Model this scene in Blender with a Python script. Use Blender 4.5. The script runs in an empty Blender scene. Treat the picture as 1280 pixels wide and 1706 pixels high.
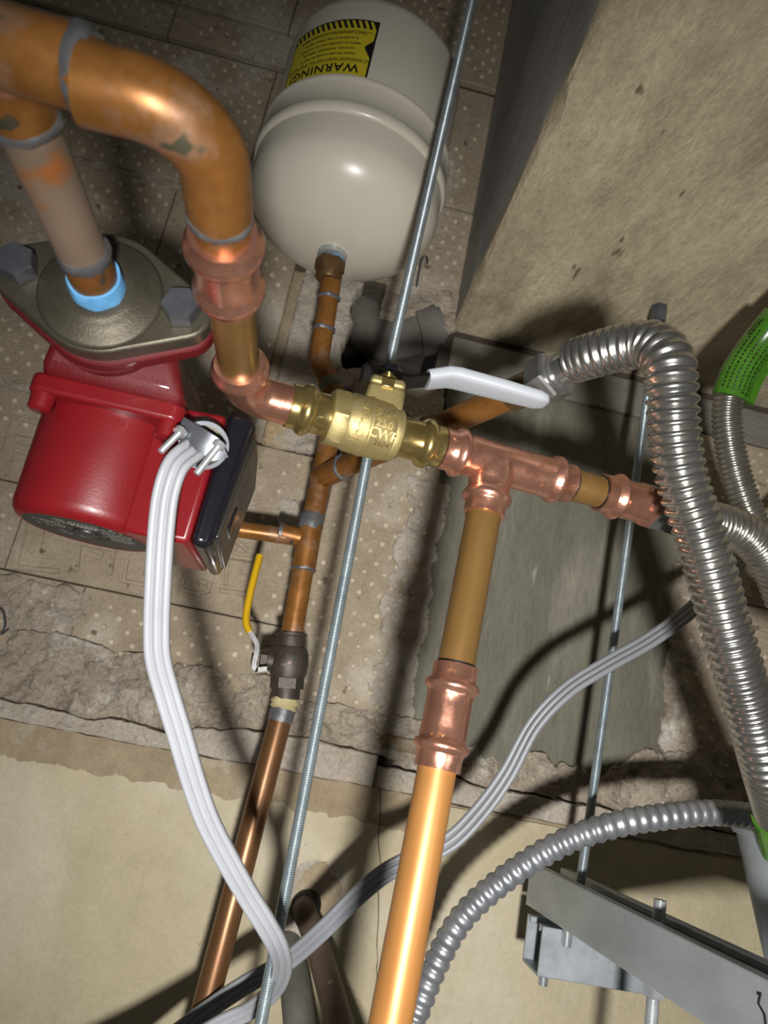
import bpy, bmesh, math, random
from mathutils import Vector, Matrix, noise
random.seed(11)
V = Vector
scene = bpy.context.scene
COL = scene.collection
R = math.radians

# ------------------------------------------------------------------ camera
CAM_F = 1200.0                      # focal length in pixels of the 1280 wide frame
CAM_C = V((0.0, 0.0, 1.5))
YAW, PITCH, ROLL = R(5), R(16), R(11.2)
_f = V((math.sin(YAW)*math.cos(PITCH), math.cos(YAW)*math.cos(PITCH), math.sin(PITCH)))
_r = V((math.cos(YAW), -math.sin(YAW), 0))
_u = _r.cross(_f)
CR = math.cos(ROLL)*_r + math.sin(ROLL)*_u
CU = -math.sin(ROLL)*_r + math.cos(ROLL)*_u
CF = _f
cd = bpy.data.cameras.new('camera'); cam = bpy.data.objects.new('camera', cd); COL.objects.link(cam)
m = Matrix.Identity(4)
for i in range(3):
    m[i][0], m[i][1], m[i][2], m[i][3] = CR[i], CU[i], -CF[i], CAM_C[i]
cam.matrix_world = m
cd.sensor_fit = 'HORIZONTAL'; cd.sensor_width = 36.0; cd.lens = CAM_F/1280*36
cd.clip_start = 0.01
cd.dof.use_dof = True; cd.dof.focus_distance = 0.52; cd.dof.aperture_fstop = 15
scene.camera = cam

# ------------------------------------------------------------------ light and exposure
w = bpy.data.worlds.new('world'); scene.world = w; w.use_nodes = True
w.node_tree.nodes['Background'].inputs[0].default_value = (1.0, 0.97, 0.92, 1)
w.node_tree.nodes['Background'].inputs[1].default_value = 0.042
ld = bpy.data.lights.new('work_light', 'SPOT'); ld.energy = 49; ld.shadow_soft_size = 0.024
ld.spot_size = R(98); ld.spot_blend = 1.0
ld.color = (1.0, 0.98, 0.955)
lamp = bpy.data.objects.new('work_light', ld); lamp.location = (0.04, -0.22, 1.33)
lamp.rotation_euler = (V((0.28, .85, 1.55))-lamp.location).to_track_quat('-Z', 'Y').to_euler(); COL.objects.link(lamp)
scene.view_settings.view_transform = 'Standard'; scene.view_settings.look = 'None'
scene.view_settings.gamma = 1.0; scene.view_settings.use_curve_mapping = False
scene.view_settings.exposure = 0.0

# ------------------------------------------------------------------ measuring helpers (photo pixel + real distance -> point in the room)
def ray(x, y): return CF + (x-640)/CAM_F*CR - (y-853)/CAM_F*CU
def PD(x, y, d): return CAM_C + ray(x, y)*d
def PY(x, y, Y): q = ray(x, y); return CAM_C + q*(Y/q.y)
def PZ(x, y, Z): q = ray(x, y); return CAM_C + q*((Z-CAM_C.z)/q.z)
def PX(x, y, X): q = ray(x, y); return CAM_C + q*(X/q.x)
WALL_Y = 0.85
def WX(x, y): p = PY(x, y, WALL_Y); return (p.x, p.z)
def on_cyl(x, y, cx, cy, r):
    q = ray(x, y); ox, oy = -cx, -cy
    a = q.x*q.x+q.y*q.y; b = 2*(ox*q.x+oy*q.y); c = ox*ox+oy*oy-r*r
    t = (-b-math.sqrt(max(0, b*b-4*a*c)))/(2*a); p = CAM_C+q*t
    return math.atan2(p.y-cy, p.x-cx), p.z

# ------------------------------------------------------------------ mesh helpers
ROOT = {}
def tag(o, label=None, cat=None, group=None, kind=None):
    if label: o['label'] = label
    if cat: o['category'] = cat
    if group: o['group'] = group
    if kind: o['kind'] = kind
    return o
def thing(name, loc, label, cat, group=None):
    o = bpy.data.objects.new(name, None); COL.objects.link(o); o.location = loc
    o.empty_display_size = 0.02
    ROOT[o.name] = V(loc)
    return tag(o, label, cat, group)

def frame_of(d, hint=None):
    d = V(d).normalized()
    h = V(hint) if hint is not None else (V((0, 0, 1)) if abs(d.z) < .9 else V((1, 0, 0)))
    a = (h - d*h.dot(d)).normalized(); b = d.cross(a)
    return d, a, b

def catmull(pts, n=8):
    pts = [V(p) for p in pts]
    P = [pts[0]*2-pts[1]] + pts + [pts[-1]*2-pts[-2]]
    out = []
    for i in range(1, len(P)-2):
        for k in range(n):
            t = k/n; a, b, c, d = P[i-1], P[i], P[i+1], P[i+2]
            out.append(0.5*((2*b)+(c-a)*t+(2*a-5*b+4*c-d)*t*t+(3*b-a-3*c+d)*t**3))
    out.append(pts[-1]); return out
def resample(pts, step):
    L = [0]
    for a, b in zip(pts, pts[1:]): L.append(L[-1]+(b-a).length)
    n = max(2, int(L[-1]/step)); out = []; j = 0
    for i in range(n+1):
        s = L[-1]*i/n
        while j < len(L)-2 and L[j+1] < s: j += 1
        t = (s-L[j])/max(1e-9, L[j+1]-L[j]); out.append(pts[j].lerp(pts[j+1], t))
    return out, L[-1]
def bend(a, c, b, rad, n=8):
    """points from a to b going round corner c with bend radius rad"""
    a, b, c = V(a), V(b), V(c); u = (a-c).normalized(); v = (b-c).normalized()
    ang = u.angle(v); t = rad/math.tan(ang/2)
    p, q = c+u*t, c+v*t; ctr = c+(u+v).normalized()*(rad/math.sin(ang/2))
    x = p-ctr; out = [a]
    tot = math.pi-ang; ax = x.cross(q-ctr).normalized()
    for i in range(n+1): out.append(ctr+Matrix.Rotation(tot*i/n, 3, ax)@x)
    out.append(b); return out

class MB:
    def __init__(s): s.v = []; s.f = []
    def add(s, vs, fs):
        o = len(s.v); s.v += [V(p) for p in vs]; s.f += [tuple(i+o for i in f) for f in fs]; return s
    def rings(s, rings, cap=True, closed=False):
        n = len(rings[0]); vs = [p for r in rings for p in r]; fs = []
        m_ = len(rings)
        for i in range(m_ if closed else m_-1):
            j = (i+1) % m_
            for k in range(n): fs.append((i*n+k, i*n+(k+1) % n, j*n+(k+1) % n, j*n+k))
        if cap and not closed:
            fs.append(tuple(reversed(range(n)))); fs.append(tuple((m_-1)*n+k for k in range(n)))
        return s.add(vs, fs)
    def tube(s, pts, r, seg=20, cap=True, profile=None, hint=None):
        pts = [V(p) for p in pts]; n = len(pts)
        rr = r if isinstance(r, (list, tuple)) else [r]*n
        T = [(pts[min(i+1, n-1)]-pts[max(i-1, 0)]).normalized() for i in range(n)]
        d, a, b = frame_of(T[0], hint); rings = []
        for i in range(n):
            if hint is not None: _, a, b = frame_of(T[i], hint)
            else:
                a = (a - T[i]*a.dot(T[i])).normalized(); b = T[i].cross(a)
            if profile: rings.append([pts[i]+b*x*rr[i]+a*y*rr[i] for x, y in profile])
            else: rings.append([pts[i]+(a*math.cos(2*math.pi*k/seg)+b*math.sin(2*math.pi*k/seg))*rr[i] for k in range(seg)])
        return s.rings(rings, cap)
    def lathe(s, A, axis, prof, seg=32, cap=True, hint=None):
        """prof: (t, r) or (t, r, six sided amount)"""
        d, a, b = frame_of(axis, hint); A = V(A); rings = []
        for q in prof:
            h = q[2] if len(q) > 2 else 0
            ring = []
            for k in range(seg):
                th = 2*math.pi*k/seg; rr = q[1]
                if h:
                    u = (th % (math.pi/3))-math.pi/6; rr = q[1]*((1-h)+h*math.cos(math.pi/6)/math.cos(u)*1.07)
                ring.append(A+d*q[0]+(a*math.cos(th)+b*math.sin(th))*rr)
            rings.append(ring)
        return s.rings(rings, cap)
    def ring_solid(s, A, axis, ro, ri, t, seg=32):
        d, a, b = frame_of(axis); A = V(A); rings = []
        for (tt, r) in ((0, ri), (0, ro), (t, ro), (t, ri)):
            rings.append([A+d*tt+(a*math.cos(2*math.pi*k/seg)+b*math.sin(2*math.pi*k/seg))*r for k in range(seg)])
        return s.rings(rings, False, True)
    def hexnut(s, A, axis, flat, t, hint=None):
        r = flat/2/math.cos(math.pi/6); d, a, b = frame_of(axis, hint); A = V(A)
        def rg(tt, rr): return [A+d*tt+(a*math.cos(math.pi/3*k)+b*math.sin(math.pi/3*k))*rr for k in range(6)]
        return s.rings([rg(0, r*.93), rg(t*.1, r), rg(t*.9, r), rg(t, r*.93)])
    def box(s, lo, hi):
        x0, y0, z0 = lo; x1, y1, z1 = hi
        return s.add([(x0, y0, z0), (x1, y0, z0), (x1, y1, z0), (x0, y1, z0), (x0, y0, z1), (x1, y0, z1), (x1, y1, z1), (x0, y1, z1)],
                     [(0, 3, 2, 1), (4, 5, 6, 7), (0, 1, 5, 4), (1, 2, 6, 5), (2, 3, 7, 6), (3, 0, 4, 7)])
    def hexa(s, c8):
        return s.add(c8, [(0, 3, 2, 1), (4, 5, 6, 7), (0, 1, 5, 4), (1, 2, 6, 5), (2, 3, 7, 6), (3, 0, 4, 7)])
    def bar(s, A, B, wx, wz, hint):
        d, a, b = frame_of(V(B)-V(A), hint); A = V(A); B = V(B)
        c = [A-b*wx/2-a*wz/2, A+b*wx/2-a*wz/2, B+b*wx/2-a*wz/2, B-b*wx/2-a*wz/2,
             A-b*wx/2+a*wz/2, A+b*wx/2+a*wz/2, B+b*wx/2+a*wz/2, B-b*wx/2+a*wz/2]
        return s.hexa(c)
    def prism(s, poly, fn, d0, d1):
        """poly 2d, fn(x, y, depth) -> point"""
        n = len(poly)
        return s.add([fn(x, y, d0) for x, y in poly]+[fn(x, y, d1) for x, y in poly],
                     [tuple(range(n)), tuple(reversed(range(n, 2*n)))]+[(k, n+k, n+(k+1) % n, (k+1) % n) for k in range(n)])
    def dome(s, c, r, h, seg=8):
        """bump standing off a wall towards -Y"""
        x, y, z = c; vs = []
        for rr, hh in ((r, -.001), (r*.78, h*.62)):
            vs += [(x+rr*math.cos(2*math.pi*k/seg), y-hh, z+rr*math.sin(2*math.pi*k/seg)) for k in range(seg)]
        vs.append((x, y-h, z)); fs = [(k, (k+1) % seg, seg+(k+1) % seg, seg+k) for k in range(seg)]
        fs += [(seg+k, seg+(k+1) % seg, 2*seg) for k in range(seg)]
        return s.add(vs, fs)
    def build(s, name, mat, parent=None, smooth=True, angle=38, bevel=0, label=None, recalc=True):
        base = V((0, 0, 0))
        if parent is not None: base = ROOT[parent.name]
        if name in ('solder_joint', 'thread_sealant', 'sealant', 'verdigris_band', 'thread_tape'):      # hand-made joints are uneven
            s.v = [p+noise.noise_vector(p*140)*.0011 for p in s.v]
        me = bpy.data.meshes.new(name)
        me.from_pydata([p-base for p in s.v], [], s.f)
        if recalc:
            bm = bmesh.new(); bm.from_mesh(me)
            bmesh.ops.recalc_face_normals(bm, faces=bm.faces[:]); bm.to_mesh(me); bm.free()
        me.update()
        if smooth:
            me.polygons.foreach_set('use_smooth', [True]*len(me.polygons))
            me.set_sharp_from_angle(angle=R(angle))
        me.materials.append(mat)
        o = bpy.data.objects.new(name, me); COL.objects.link(o)
        if parent is not None: o.parent = parent
        ROOT[o.name] = base
        if bevel:
            bv = o.modifiers.new('bevel', 'BEVEL'); bv.width = bevel; bv.segments = 2; bv.limit_method = 'ANGLE'; bv.angle_limit = R(35)
        if label: o['label'] = label
        return o

def text_mesh(txt, size, spacing=1.0, shear=0.0, bold=0.0):
    """flat letters: list of verts (x, y), faces"""
    cu = bpy.data.curves.new('t', 'FONT'); cu.body = txt; cu.size = size; cu.resolution_u = 3
    cu.align_x = 'CENTER'; cu.align_y = 'CENTER'; cu.space_character = spacing; cu.shear = shear; cu.offset = bold
    cu.fill_mode = 'FRONT'
    o = bpy.data.objects.new('t', cu); COL.objects.link(o)
    bpy.context.view_layer.update()
    me = o.to_mesh(); vs = [(v.co.x, v.co.y) for v in me.vertices]; fs = [tuple(p.vertices) for p in me.polygons]
    o.to_mesh_clear(); bpy.data.objects.remove(o); bpy.data.curves.remove(cu)
    return vs, fs
def letters(mb, txt, size, fn, d0, d1, **k):
    """fn(x, y, depth): solid letters laid on a surface, from depth d0 to d1"""
    vs, fs = text_mesh(txt, size, **k); n = len(vs)
    if not n: return mb
    from collections import Counter
    ec = Counter(); 
    for f in fs:
        for a, b in zip(f, f[1:]+f[:1]): ec[(min(a, b), max(a, b))] += 1
    side = []
    for f in fs:
        for a, b in zip(f, f[1:]+f[:1]):
            if ec[(min(a, b), max(a, b))] == 1: side.append((a, a+n, b+n, b))
    mb.add([fn(x, y, d0) for x, y in vs]+[fn(x, y, d1) for x, y in vs], side+[tuple(i+n for i in f) for f in fs])
    return mb

# ------------------------------------------------------------------ materials
def lin(c):
    return tuple(((x/255)/12.92 if x/255 <= .04045 else ((x/255+.055)/1.055)**2.4) for x in c)+(1,)
def mat(name, c1, c2=None, metallic=0.0, rough=.5, scale=30, bump=0.0, bscale=250, rvar=0.0, c3=None, s3=8, t3=.6, stretch=None,
        coat=0.0, spec=.5, spots=None, sp_scale=120, sp_t=.68, contrast=.25, grit=None):
    mt = bpy.data.materials.new(name); mt.use_nodes = True; nt = mt.node_tree; N = nt.nodes; L = nt.links
    b = N['Principled BSDF']; b.inputs['Metallic'].default_value = metallic; b.inputs['Roughness'].default_value = rough
    b.inputs['Coat Weight'].default_value = coat; b.inputs['Coat Roughness'].default_value = .08
    b.inputs['Specular IOR Level'].default_value = spec
    tc = N.new('ShaderNodeTexCoord'); mp = N.new('ShaderNodeMapping'); L.new(tc.outputs['Object'], mp.inputs[0])
    if stretch: mp.inputs['Scale'].default_value = stretch
    def noi(sc, det=6, src=None, ro=.6):
        n = N.new('ShaderNodeTexNoise'); n.inputs['Scale'].default_value = sc; n.inputs['Detail'].default_value = det
        n.inputs['Roughness'].default_value = ro; L.new((src or mp).outputs[0], n.inputs['Vector']); return n
    def ramp(src, lo, hi):
        r = N.new('ShaderNodeMapRange'); r.inputs[1].default_value = lo; r.inputs[2].default_value = hi
        L.new(src, r.inputs[0]); return r.outputs[0]
    def mix(fac, a, bb):
        x = N.new('ShaderNodeMix'); x.data_type = 'RGBA'
        L.new(fac, x.inputs[0])
        for s_, q in ((6, a), (7, bb)):
            if isinstance(q, tuple): x.inputs[s_].default_value = q
            else: L.new(q, x.inputs[s_])
        return x.outputs[2]
    col = lin(c1)
    if c2:
        n1 = noi(scale); col = mix(ramp(n1.outputs[0], .5-contrast/1.2, .5+contrast/1.2), lin(c1), lin(c2))
    if c3:
        n3 = noi(s3, 5); col = mix(ramp(n3.outputs[0], t3-.05, t3+.06), col, lin(c3))
    if spots:
        n4 = noi(sp_scale, 2); col = mix(ramp(n4.outputs[0], sp_t, sp_t+.05), col, lin(spots))
    if grit:
        for gs, ga in grit:
            n7 = noi(gs, 7, ro=.7); g_ = N.new('ShaderNodeMapRange'); g_.inputs[1].default_value = .3; g_.inputs[2].default_value = .7
            g_.inputs[3].default_value = 1-ga; g_.inputs[4].default_value = 1+ga*.7; L.new(n7.outputs[0], g_.inputs[0])
            x_ = N.new('ShaderNodeVectorMath'); x_.operation = 'SCALE'
            if isinstance(col, tuple): x_.inputs[0].default_value = col[:3]
            else: L.new(col, x_.inputs[0])
            L.new(g_.outputs[0], x_.inputs['Scale']); col = x_.outputs[0]
    if isinstance(col, tuple): b.inputs['Base Color'].default_value = col
    else: L.new(col, b.inputs['Base Color'])
    if rvar:
        n5 = noi(scale*1.7); rr = N.new('ShaderNodeMapRange'); rr.inputs[1].default_value = .3; rr.inputs[2].default_value = .7
        rr.inputs[3].default_value = rough-rvar; rr.inputs[4].default_value = rough+rvar
        L.new(n5.outputs[0], rr.inputs[0]); L.new(rr.outputs[0], b.inputs['Roughness'])
    if bump:
        n6 = noi(bscale, 8, ro=.65); bp = N.new('ShaderNodeBump'); bp.inputs['Strength'].default_value = 1.0
        bp.inputs['Distance'].default_value = bump; L.new(n6.outputs[0], bp.inputs['Height']); L.new(bp.outputs[0], b.inputs['Normal'])
    return mt

M = dict(
 tile=mat('clay tile', (180, 165, 142), (157, 142, 119), rough=.85, scale=14, bump=.003, bscale=170, c3=(193, 183, 165), s3=6, t3=.56, spots=(123, 107, 88), sp_scale=55, sp_t=.67, grit=((40, .14), (260, .2))),
 dot=mat('pale tile bump', (206, 194, 172), (176, 163, 140), rough=.85, scale=60, grit=((200, .15),)),  # paler colour paints in the lit relief that front lighting flattens
 mortar=mat('rough mortar', (209, 196, 176), (168, 153, 134), rough=.95, scale=35, bump=.009, bscale=120, c3=(231, 223, 209), s3=12, t3=.6, grit=((60, .22), (300, .3))),
 mortar_pale=mat('pale lime mortar', (212, 203, 189), (179, 166, 147), rough=.95, scale=25, bump=.006, bscale=130, c3=(199, 174, 134), s3=10, t3=.62, grit=((50, .18), (280, .26))),
 mortar_rust=mat('rust stained mortar', (136, 104, 66), (120, 108, 92), rough=.95, scale=45, bump=.002, bscale=200, c3=(150, 140, 120), s3=30, t3=.55),
 undercoat=mat('brown plaster undercoat', (170, 154, 127), (152, 136, 110), rough=.9, scale=22, bump=.002, bscale=220, c3=(188, 178, 158), s3=9, t3=.6, grit=((60, .12), (300, .15))),
 paint=mat('cream paint', (190, 178, 148), (176, 164, 134), rough=.7, scale=16, bump=.0016, bscale=110, c3=(196, 186, 162), s3=4, t3=.55, spots=(135, 121, 96), sp_scale=170, sp_t=.72, grit=((30, .07), (200, .08))),
 backing=mat('dark wall core', (84, 76, 66), (62, 55, 47), rough=.95, scale=30, bump=.003, bscale=90),
 pier=mat('grey concrete', (124, 121, 106), (102, 99, 86), rough=.85, scale=16, stretch=(1, 1, .22), bump=.002, bscale=150, c3=(138, 134, 120), s3=14, t3=.6, spots=(168, 165, 154), sp_scale=46, sp_t=.71, grit=((70, .16), (300, .2))),
 lintel=mat('grey cast band', (134, 130, 120), (110, 106, 97), rough=.85, scale=20, stretch=(.4, 1, 1), bump=.002, bscale=150, grit=((60, .16), (250, .18))),
 soffit=mat('board marked concrete', (214, 200, 168), (176, 162, 134), rough=.88, scale=13, stretch=(1, .33, 1), bump=.004, bscale=120, c3=(150, 138, 114), s3=9, t3=.60, spots=(120, 108, 86), sp_scale=60, sp_t=.70, grit=((24, .14), (110, .2), (380, .2))),
 beamside=mat('formed grey concrete', (176, 173, 170), (150, 147, 144), rough=.8, scale=13, stretch=(1, .2, 1), bump=.002, bscale=120, grit=((60, .2),)),
 copper_new=mat('new copper', (226, 170, 146), (202, 138, 112), metallic=.88, rough=.24, scale=60, rvar=.08, bump=.00015, bscale=400, contrast=.4),
 copper_old=mat('tarnished copper', (164, 112, 56), (130, 84, 38), metallic=.5, rough=.40, scale=34, rvar=.12, c3=(154, 118, 90), s3=38, t3=.58, spots=(88, 84, 66), sp_scale=70, sp_t=.66, grit=((90, .2),)),
 copper_brown=mat('brown copper', (132, 96, 64), (106, 72, 44), metallic=.55, rough=.36, scale=24, rvar=.08, stretch=(1, 1, .2), spots=(84, 56, 38), sp_scale=40, sp_t=.66, grit=((60, .12),)),
 copper_orange=mat('orange copper', (186, 134, 76), (164, 108, 54), metallic=.4, rough=.42, scale=22, rvar=.06, stretch=(1, 1, .2), spots=(140, 92, 50), sp_scale=60, sp_t=.66, grit=((60, .1),)),
 copper_tan=mat('tan oxidised copper', (140, 108, 62), (120, 90, 48), metallic=.45, rough=.34, scale=24, rvar=.06, stretch=(1, 1, .2), spots=(106, 76, 42), sp_scale=70, sp_t=.68, grit=((60, .1),)),
 painted_pipe=mat('grimy grey wrapped pipe', (146, 128, 110), (120, 102, 84), metallic=.1, rough=.55, scale=40, c3=(160, 98, 48), s3=34, t3=.6, grit=((80, .18),)),
 solder=mat('dull solder', (128, 128, 128), (92, 94, 98), metallic=.5, rough=.45, scale=80, bump=.0006, bscale=200),
 brass=mat('polished brass', (196, 176, 116), (168, 146, 86), metallic=.9, rough=.22, scale=40, rvar=.06),
 brass_cast=mat('sandblasted brass', (184, 168, 118), (160, 144, 94), metallic=.7, rough=.45, scale=90, bump=.0002, bscale=1200),
 bronze=mat('dark bronze', (120, 92, 58), (86, 62, 38), metallic=.55, rough=.42, scale=50),
 old_valve=mat('tarnished valve metal', (86, 78, 72), (62, 55, 51), metallic=.5, rough=.5, scale=50, bump=.0004, bscale=300, spots=(120, 104, 92), sp_scale=60, sp_t=.66),
 flange=mat('grey cast flange', (104, 98, 84), (80, 75, 63), metallic=.6, rough=.40, scale=40, bump=.00025, bscale=700, grit=((60, .12),)),
 zinc=mat('zinc plated steel', (196, 200, 202), (166, 170, 172), metallic=.6, rough=.32, scale=60, rvar=.08),
 zinc_blue=mat('blue zinc thread', (178, 190, 194), (150, 161, 166), metallic=.7, rough=.34, scale=50, rvar=.08),
 bolt=mat('grey bolt steel', (110, 113, 118), (84, 87, 93), metallic=.6, rough=.36, scale=60),
 steel=mat('bright stainless', (212, 211, 206), (190, 188, 182), metallic=.96, rough=.22, scale=40, rvar=.05),
 steel_dark=mat('stainless', (184, 180, 172), (156, 152, 144), metallic=.9, rough=.26, scale=40, rvar=.05),
 lever=mat('dark plated lever', (74, 72, 70), (48, 46, 45), metallic=.9, rough=.22, scale=60),
 chrome=mat('chrome plate', (206, 206, 206), (160, 160, 160), metallic=.9, rough=.2, scale=80),
 galv=mat('galvanised sheet', (185, 193, 198), (153, 160, 166), metallic=.5, rough=.42, scale=30, stretch=(1, .35, 1), rvar=.08, spots=(222, 226, 226), sp_scale=40, sp_t=.7),
 conduit=mat('galvanised conduit', (184, 187, 192), (156, 159, 164), metallic=.75, rough=.34, scale=40),
 red=mat('red enamel', (120, 20, 26), (108, 16, 22), rough=.36, scale=20, bump=.0001, bscale=600, coat=.2),
 red_cast=mat('red painted casting', (102, 16, 22), (88, 12, 17), rough=.44, scale=20, bump=.0005, bscale=900, coat=.15),
 black=mat('black plastic', (20, 20, 26), rough=.24, coat=.2),
 black_matt=mat('black nameplate', (34, 34, 35), rough=.45),
 cover=mat('satin black cover', (40, 37, 33), rough=.3),
 white=mat('white vinyl', (169, 173, 180), rough=.42),
 print_white=mat('white print', (215, 215, 212), rough=.5),
 print_black=mat('black print', (16, 15, 14), rough=.5),
 cable=mat('white cable sheath', (159, 162, 166), (152, 154, 159), rough=.4, scale=20),
 cable_grey=mat('grey cable sheath', (139, 141, 145), (129, 132, 136), rough=.42, scale=20),
 tank=mat('almond enamel', (219, 212, 195), (212, 205, 188), rough=.3, scale=8, coat=.2),
 yellow=mat('yellow label', (206, 190, 40), rough=.45),
 yellow_grip=mat('yellow vinyl', (206, 164, 22), rough=.4),
 blue=mat('blue thread sealant', (112, 176, 222), (84, 150, 206), rough=.6, scale=80, bump=.0004, bscale=300),
 green=mat('green label film', (74, 124, 34), (58, 106, 24), rough=.25, scale=30, coat=.3, grit=((50, .25),)),
 pvc=mat('dusty grey pipe', (112, 112, 104), (92, 91, 82), rough=.75, scale=30, bump=.0006, bscale=160),
 pipe_rust=mat('brown painted iron pipe', (104, 88, 76), (84, 70, 60), metallic=.15, rough=.6, scale=30, spots=(140, 128, 116), sp_scale=40, sp_t=.68),
 stone=mat('dusty grey pipe wrap', (128, 124, 116), (100, 96, 89), rough=.9, scale=24, bump=.001, bscale=150),
 dark=mat('black rubber', (14, 13, 12), rough=.6),
 patina=mat('green patina', (110, 132, 104), (124, 110, 90), metallic=.2, rough=.65, scale=60),
)

# ------------------------------------------------------------------ the setting: back wall
def nz(x, z, f, s=0): return noise.fractal(V((x*f, z*f, s)), .8, 2.1, 7)
def edge(z0, amp, f, seed): return lambda x: z0 + amp*noise.fractal(V((x*f, seed*3.7, 0)), 1.0, 2.0, 4)

bk = MB()
HX0, HX1, HZ0, HZ1 = -.02, .105, 1.915, 2.055            # broken opening behind the tank outlet
YB = .860
for (x0, x1, z0, z1) in ((-1.0, HX0, .9, 2.7), (HX1, 1.2, .9, 2.7), (HX0, HX1, .9, HZ0), (HX0, HX1, HZ1, 2.7)):
    bk.box((x0, YB, z0), (x1, 1.05, z1))
bk.box((HX0-.01, 1.05, HZ0-.02), (HX1+.01, 1.08, HZ1+.02))
wall = bk.build('wall_back', M['backing'], smooth=False)
tag(wall, 'chipped basement wall of dotted clay tile, concrete and cream paint behind the pipes', None, None, 'structure')

def slab(name, xl, xr, zb, zt, yf, thick, mt, nx=60, nzz=10, amp=.002, freq=40, seed=0, edge_round=.003):
    """rough layer on the wall; xl/xr functions of z or numbers, zb/zt functions of x or numbers"""
    fl = (lambda q: (q if callable(q) else (lambda t, q=q: q)))
    xl, xr, zb, zt = fl(xl), fl(xr), fl(zb), fl(zt)
    mb = MB(); x0, x1 = xl(1.4), xr(1.4)
    vs = []
    for j in range(nzz+1):
        for i in range(nx+1):
            xn = x0+(x1-x0)*i/nx; z = zb(xn)+(zt(xn)-zb(xn))*j/nzz
            a, b = xl(z), xr(z); x = a+(b-a)*i/nx
            y = yf - amp*nz(x, z, freq, seed)
            if i in (0, nx) or j in (0, nzz): y += edge_round
            vs.append((x, y, z))
    fs = []; n = nx+1
    for j in range(nzz):
        for i in range(nx): fs.append((j*n+i, j*n+i+1, (j+1)*n+i+1, (j+1)*n+i))
    rim = [i for i in range(n)]+[j*n+nx for j in range(1, nzz+1)]+[nzz*n+i for i in range(nx-1, -1, -1)]+[j*n for j in range(nzz-1, 0, -1)]
    base = len(vs)
    for k in rim: p = vs[k]; vs.append((p[0], yf+thick, p[2]))
    for k in range(len(rim)):
        k2 = (k+1) % len(rim); fs.append((rim[k], base+k, base+k2, rim[k2]))
    mb.add(vs, fs)
    return mb.build(name, mt, wall, angle=60)

def inside(x, z, boxes): return any(a <= x <= b and c <= z <= d for a, b, c, d in boxes)
def tile(x0, x1, z0, z1, dy=0.0, dots=True, skip=(), ridges=(), mt='tile', gap=.0008, sparse=.10):
    mb = MB(); y = WALL_Y+dy
    x0 += gap; x1 -= gap; z0 += gap; z1 -= gap; e = .0012
    # slightly rounded plate
    mb.add([(x0, YB+.001, z0), (x1, YB+.001, z0), (x1, YB+.001, z1), (x0, YB+.001, z1),
            (x0, y+e, z0), (x1, y+e, z0), (x1, y+e, z1), (x0, y+e, z1),
            (x0+e, y, z0+e), (x1-e, y, z0+e), (x1-e, y, z1-e), (x0+e, y, z1-e)],
           [(8, 9, 10, 11), (4, 5, 9, 8), (5, 6, 10, 9), (6, 7, 11, 10), (7, 4, 8, 11), (0, 1, 5, 4), (1, 2, 6, 5), (2, 3, 7, 6), (3, 0, 4, 7)])
    nd0 = len(mb.f)
    if dots:
        dx, dz = .0246, .0125; j0 = int(z0/dz)-1
        for j in range(j0, int(z1/dz)+2):
            for i in range(int(x0/dx)-2, int(x1/dx)+2):
                x = i*dx+(j % 2)*dx/2+random.uniform(-.0016, .0016)+.0016*j*.25; z = j*dz+random.uniform(-.0014, .0014)+.004
                if not (x0+.005 < x < x1-.005 and z0+.005 < z < z1-.005): continue
                if inside(x, z, skip) or random.random() < sparse: continue
                mb.dome((x, y, z), random.uniform(.0030, .0042), random.uniform(.0022, .0044))
    nd1 = len(mb.f)
    for rg in ridges:                                   # raised stamped outline
        h, wd, pts = rg; h *= 1.3; wd *= 1.35
        for a, b in zip(pts, pts[1:]):
            h *= 1.04
            ax = V((a[0], 0, a[1])); bx_ = V((b[0], 0, b[1])); d = (bx_-ax).normalized(); nrm = V((-d.z, 0, d.x))
            A0 = ax-d*wd*.5; B0 = bx_+d*wd*.5
            c = []
            for yy, k in ((y+.0005, .5), (y-h, .32)):
                for q, sgn in ((A0, -1), (B0, -1), (B0, 1), (A0, 1)):
                    p = q+nrm*wd*k*sgn+(d if q is A0 else -d)*(wd*(.5-k)); c.append((p.x, yy, p.z))
            mb.hexa(c)
    o = mb.build('tile', M[mt], wall, angle=30, recalc=False); o.data.materials.append(M['dot'])
    for p in o.data.polygons:
        if nd0 <= p.index < nd1: p.material_index = 1
    bm = bmesh.new(); bm.from_mesh(o.data); bmesh.ops.recalc_face_normals(bm, faces=bm.faces[:]); bm.to_mesh(o.data); bm.free()
    return o

def sq(x0, x1, z0, z1): return [(x0, z0), (x1, z0), (x1, z1), (x0, z1), (x0, z0)]
def px(*pts): return [WX(*p) for p in pts]
# lowest visible course, below the stamped course
tile(-.62, -.243, 1.50, 1.583, .001, sparse=.35)
tile(-.243, .004, 1.50, 1.583, 0)
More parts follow.
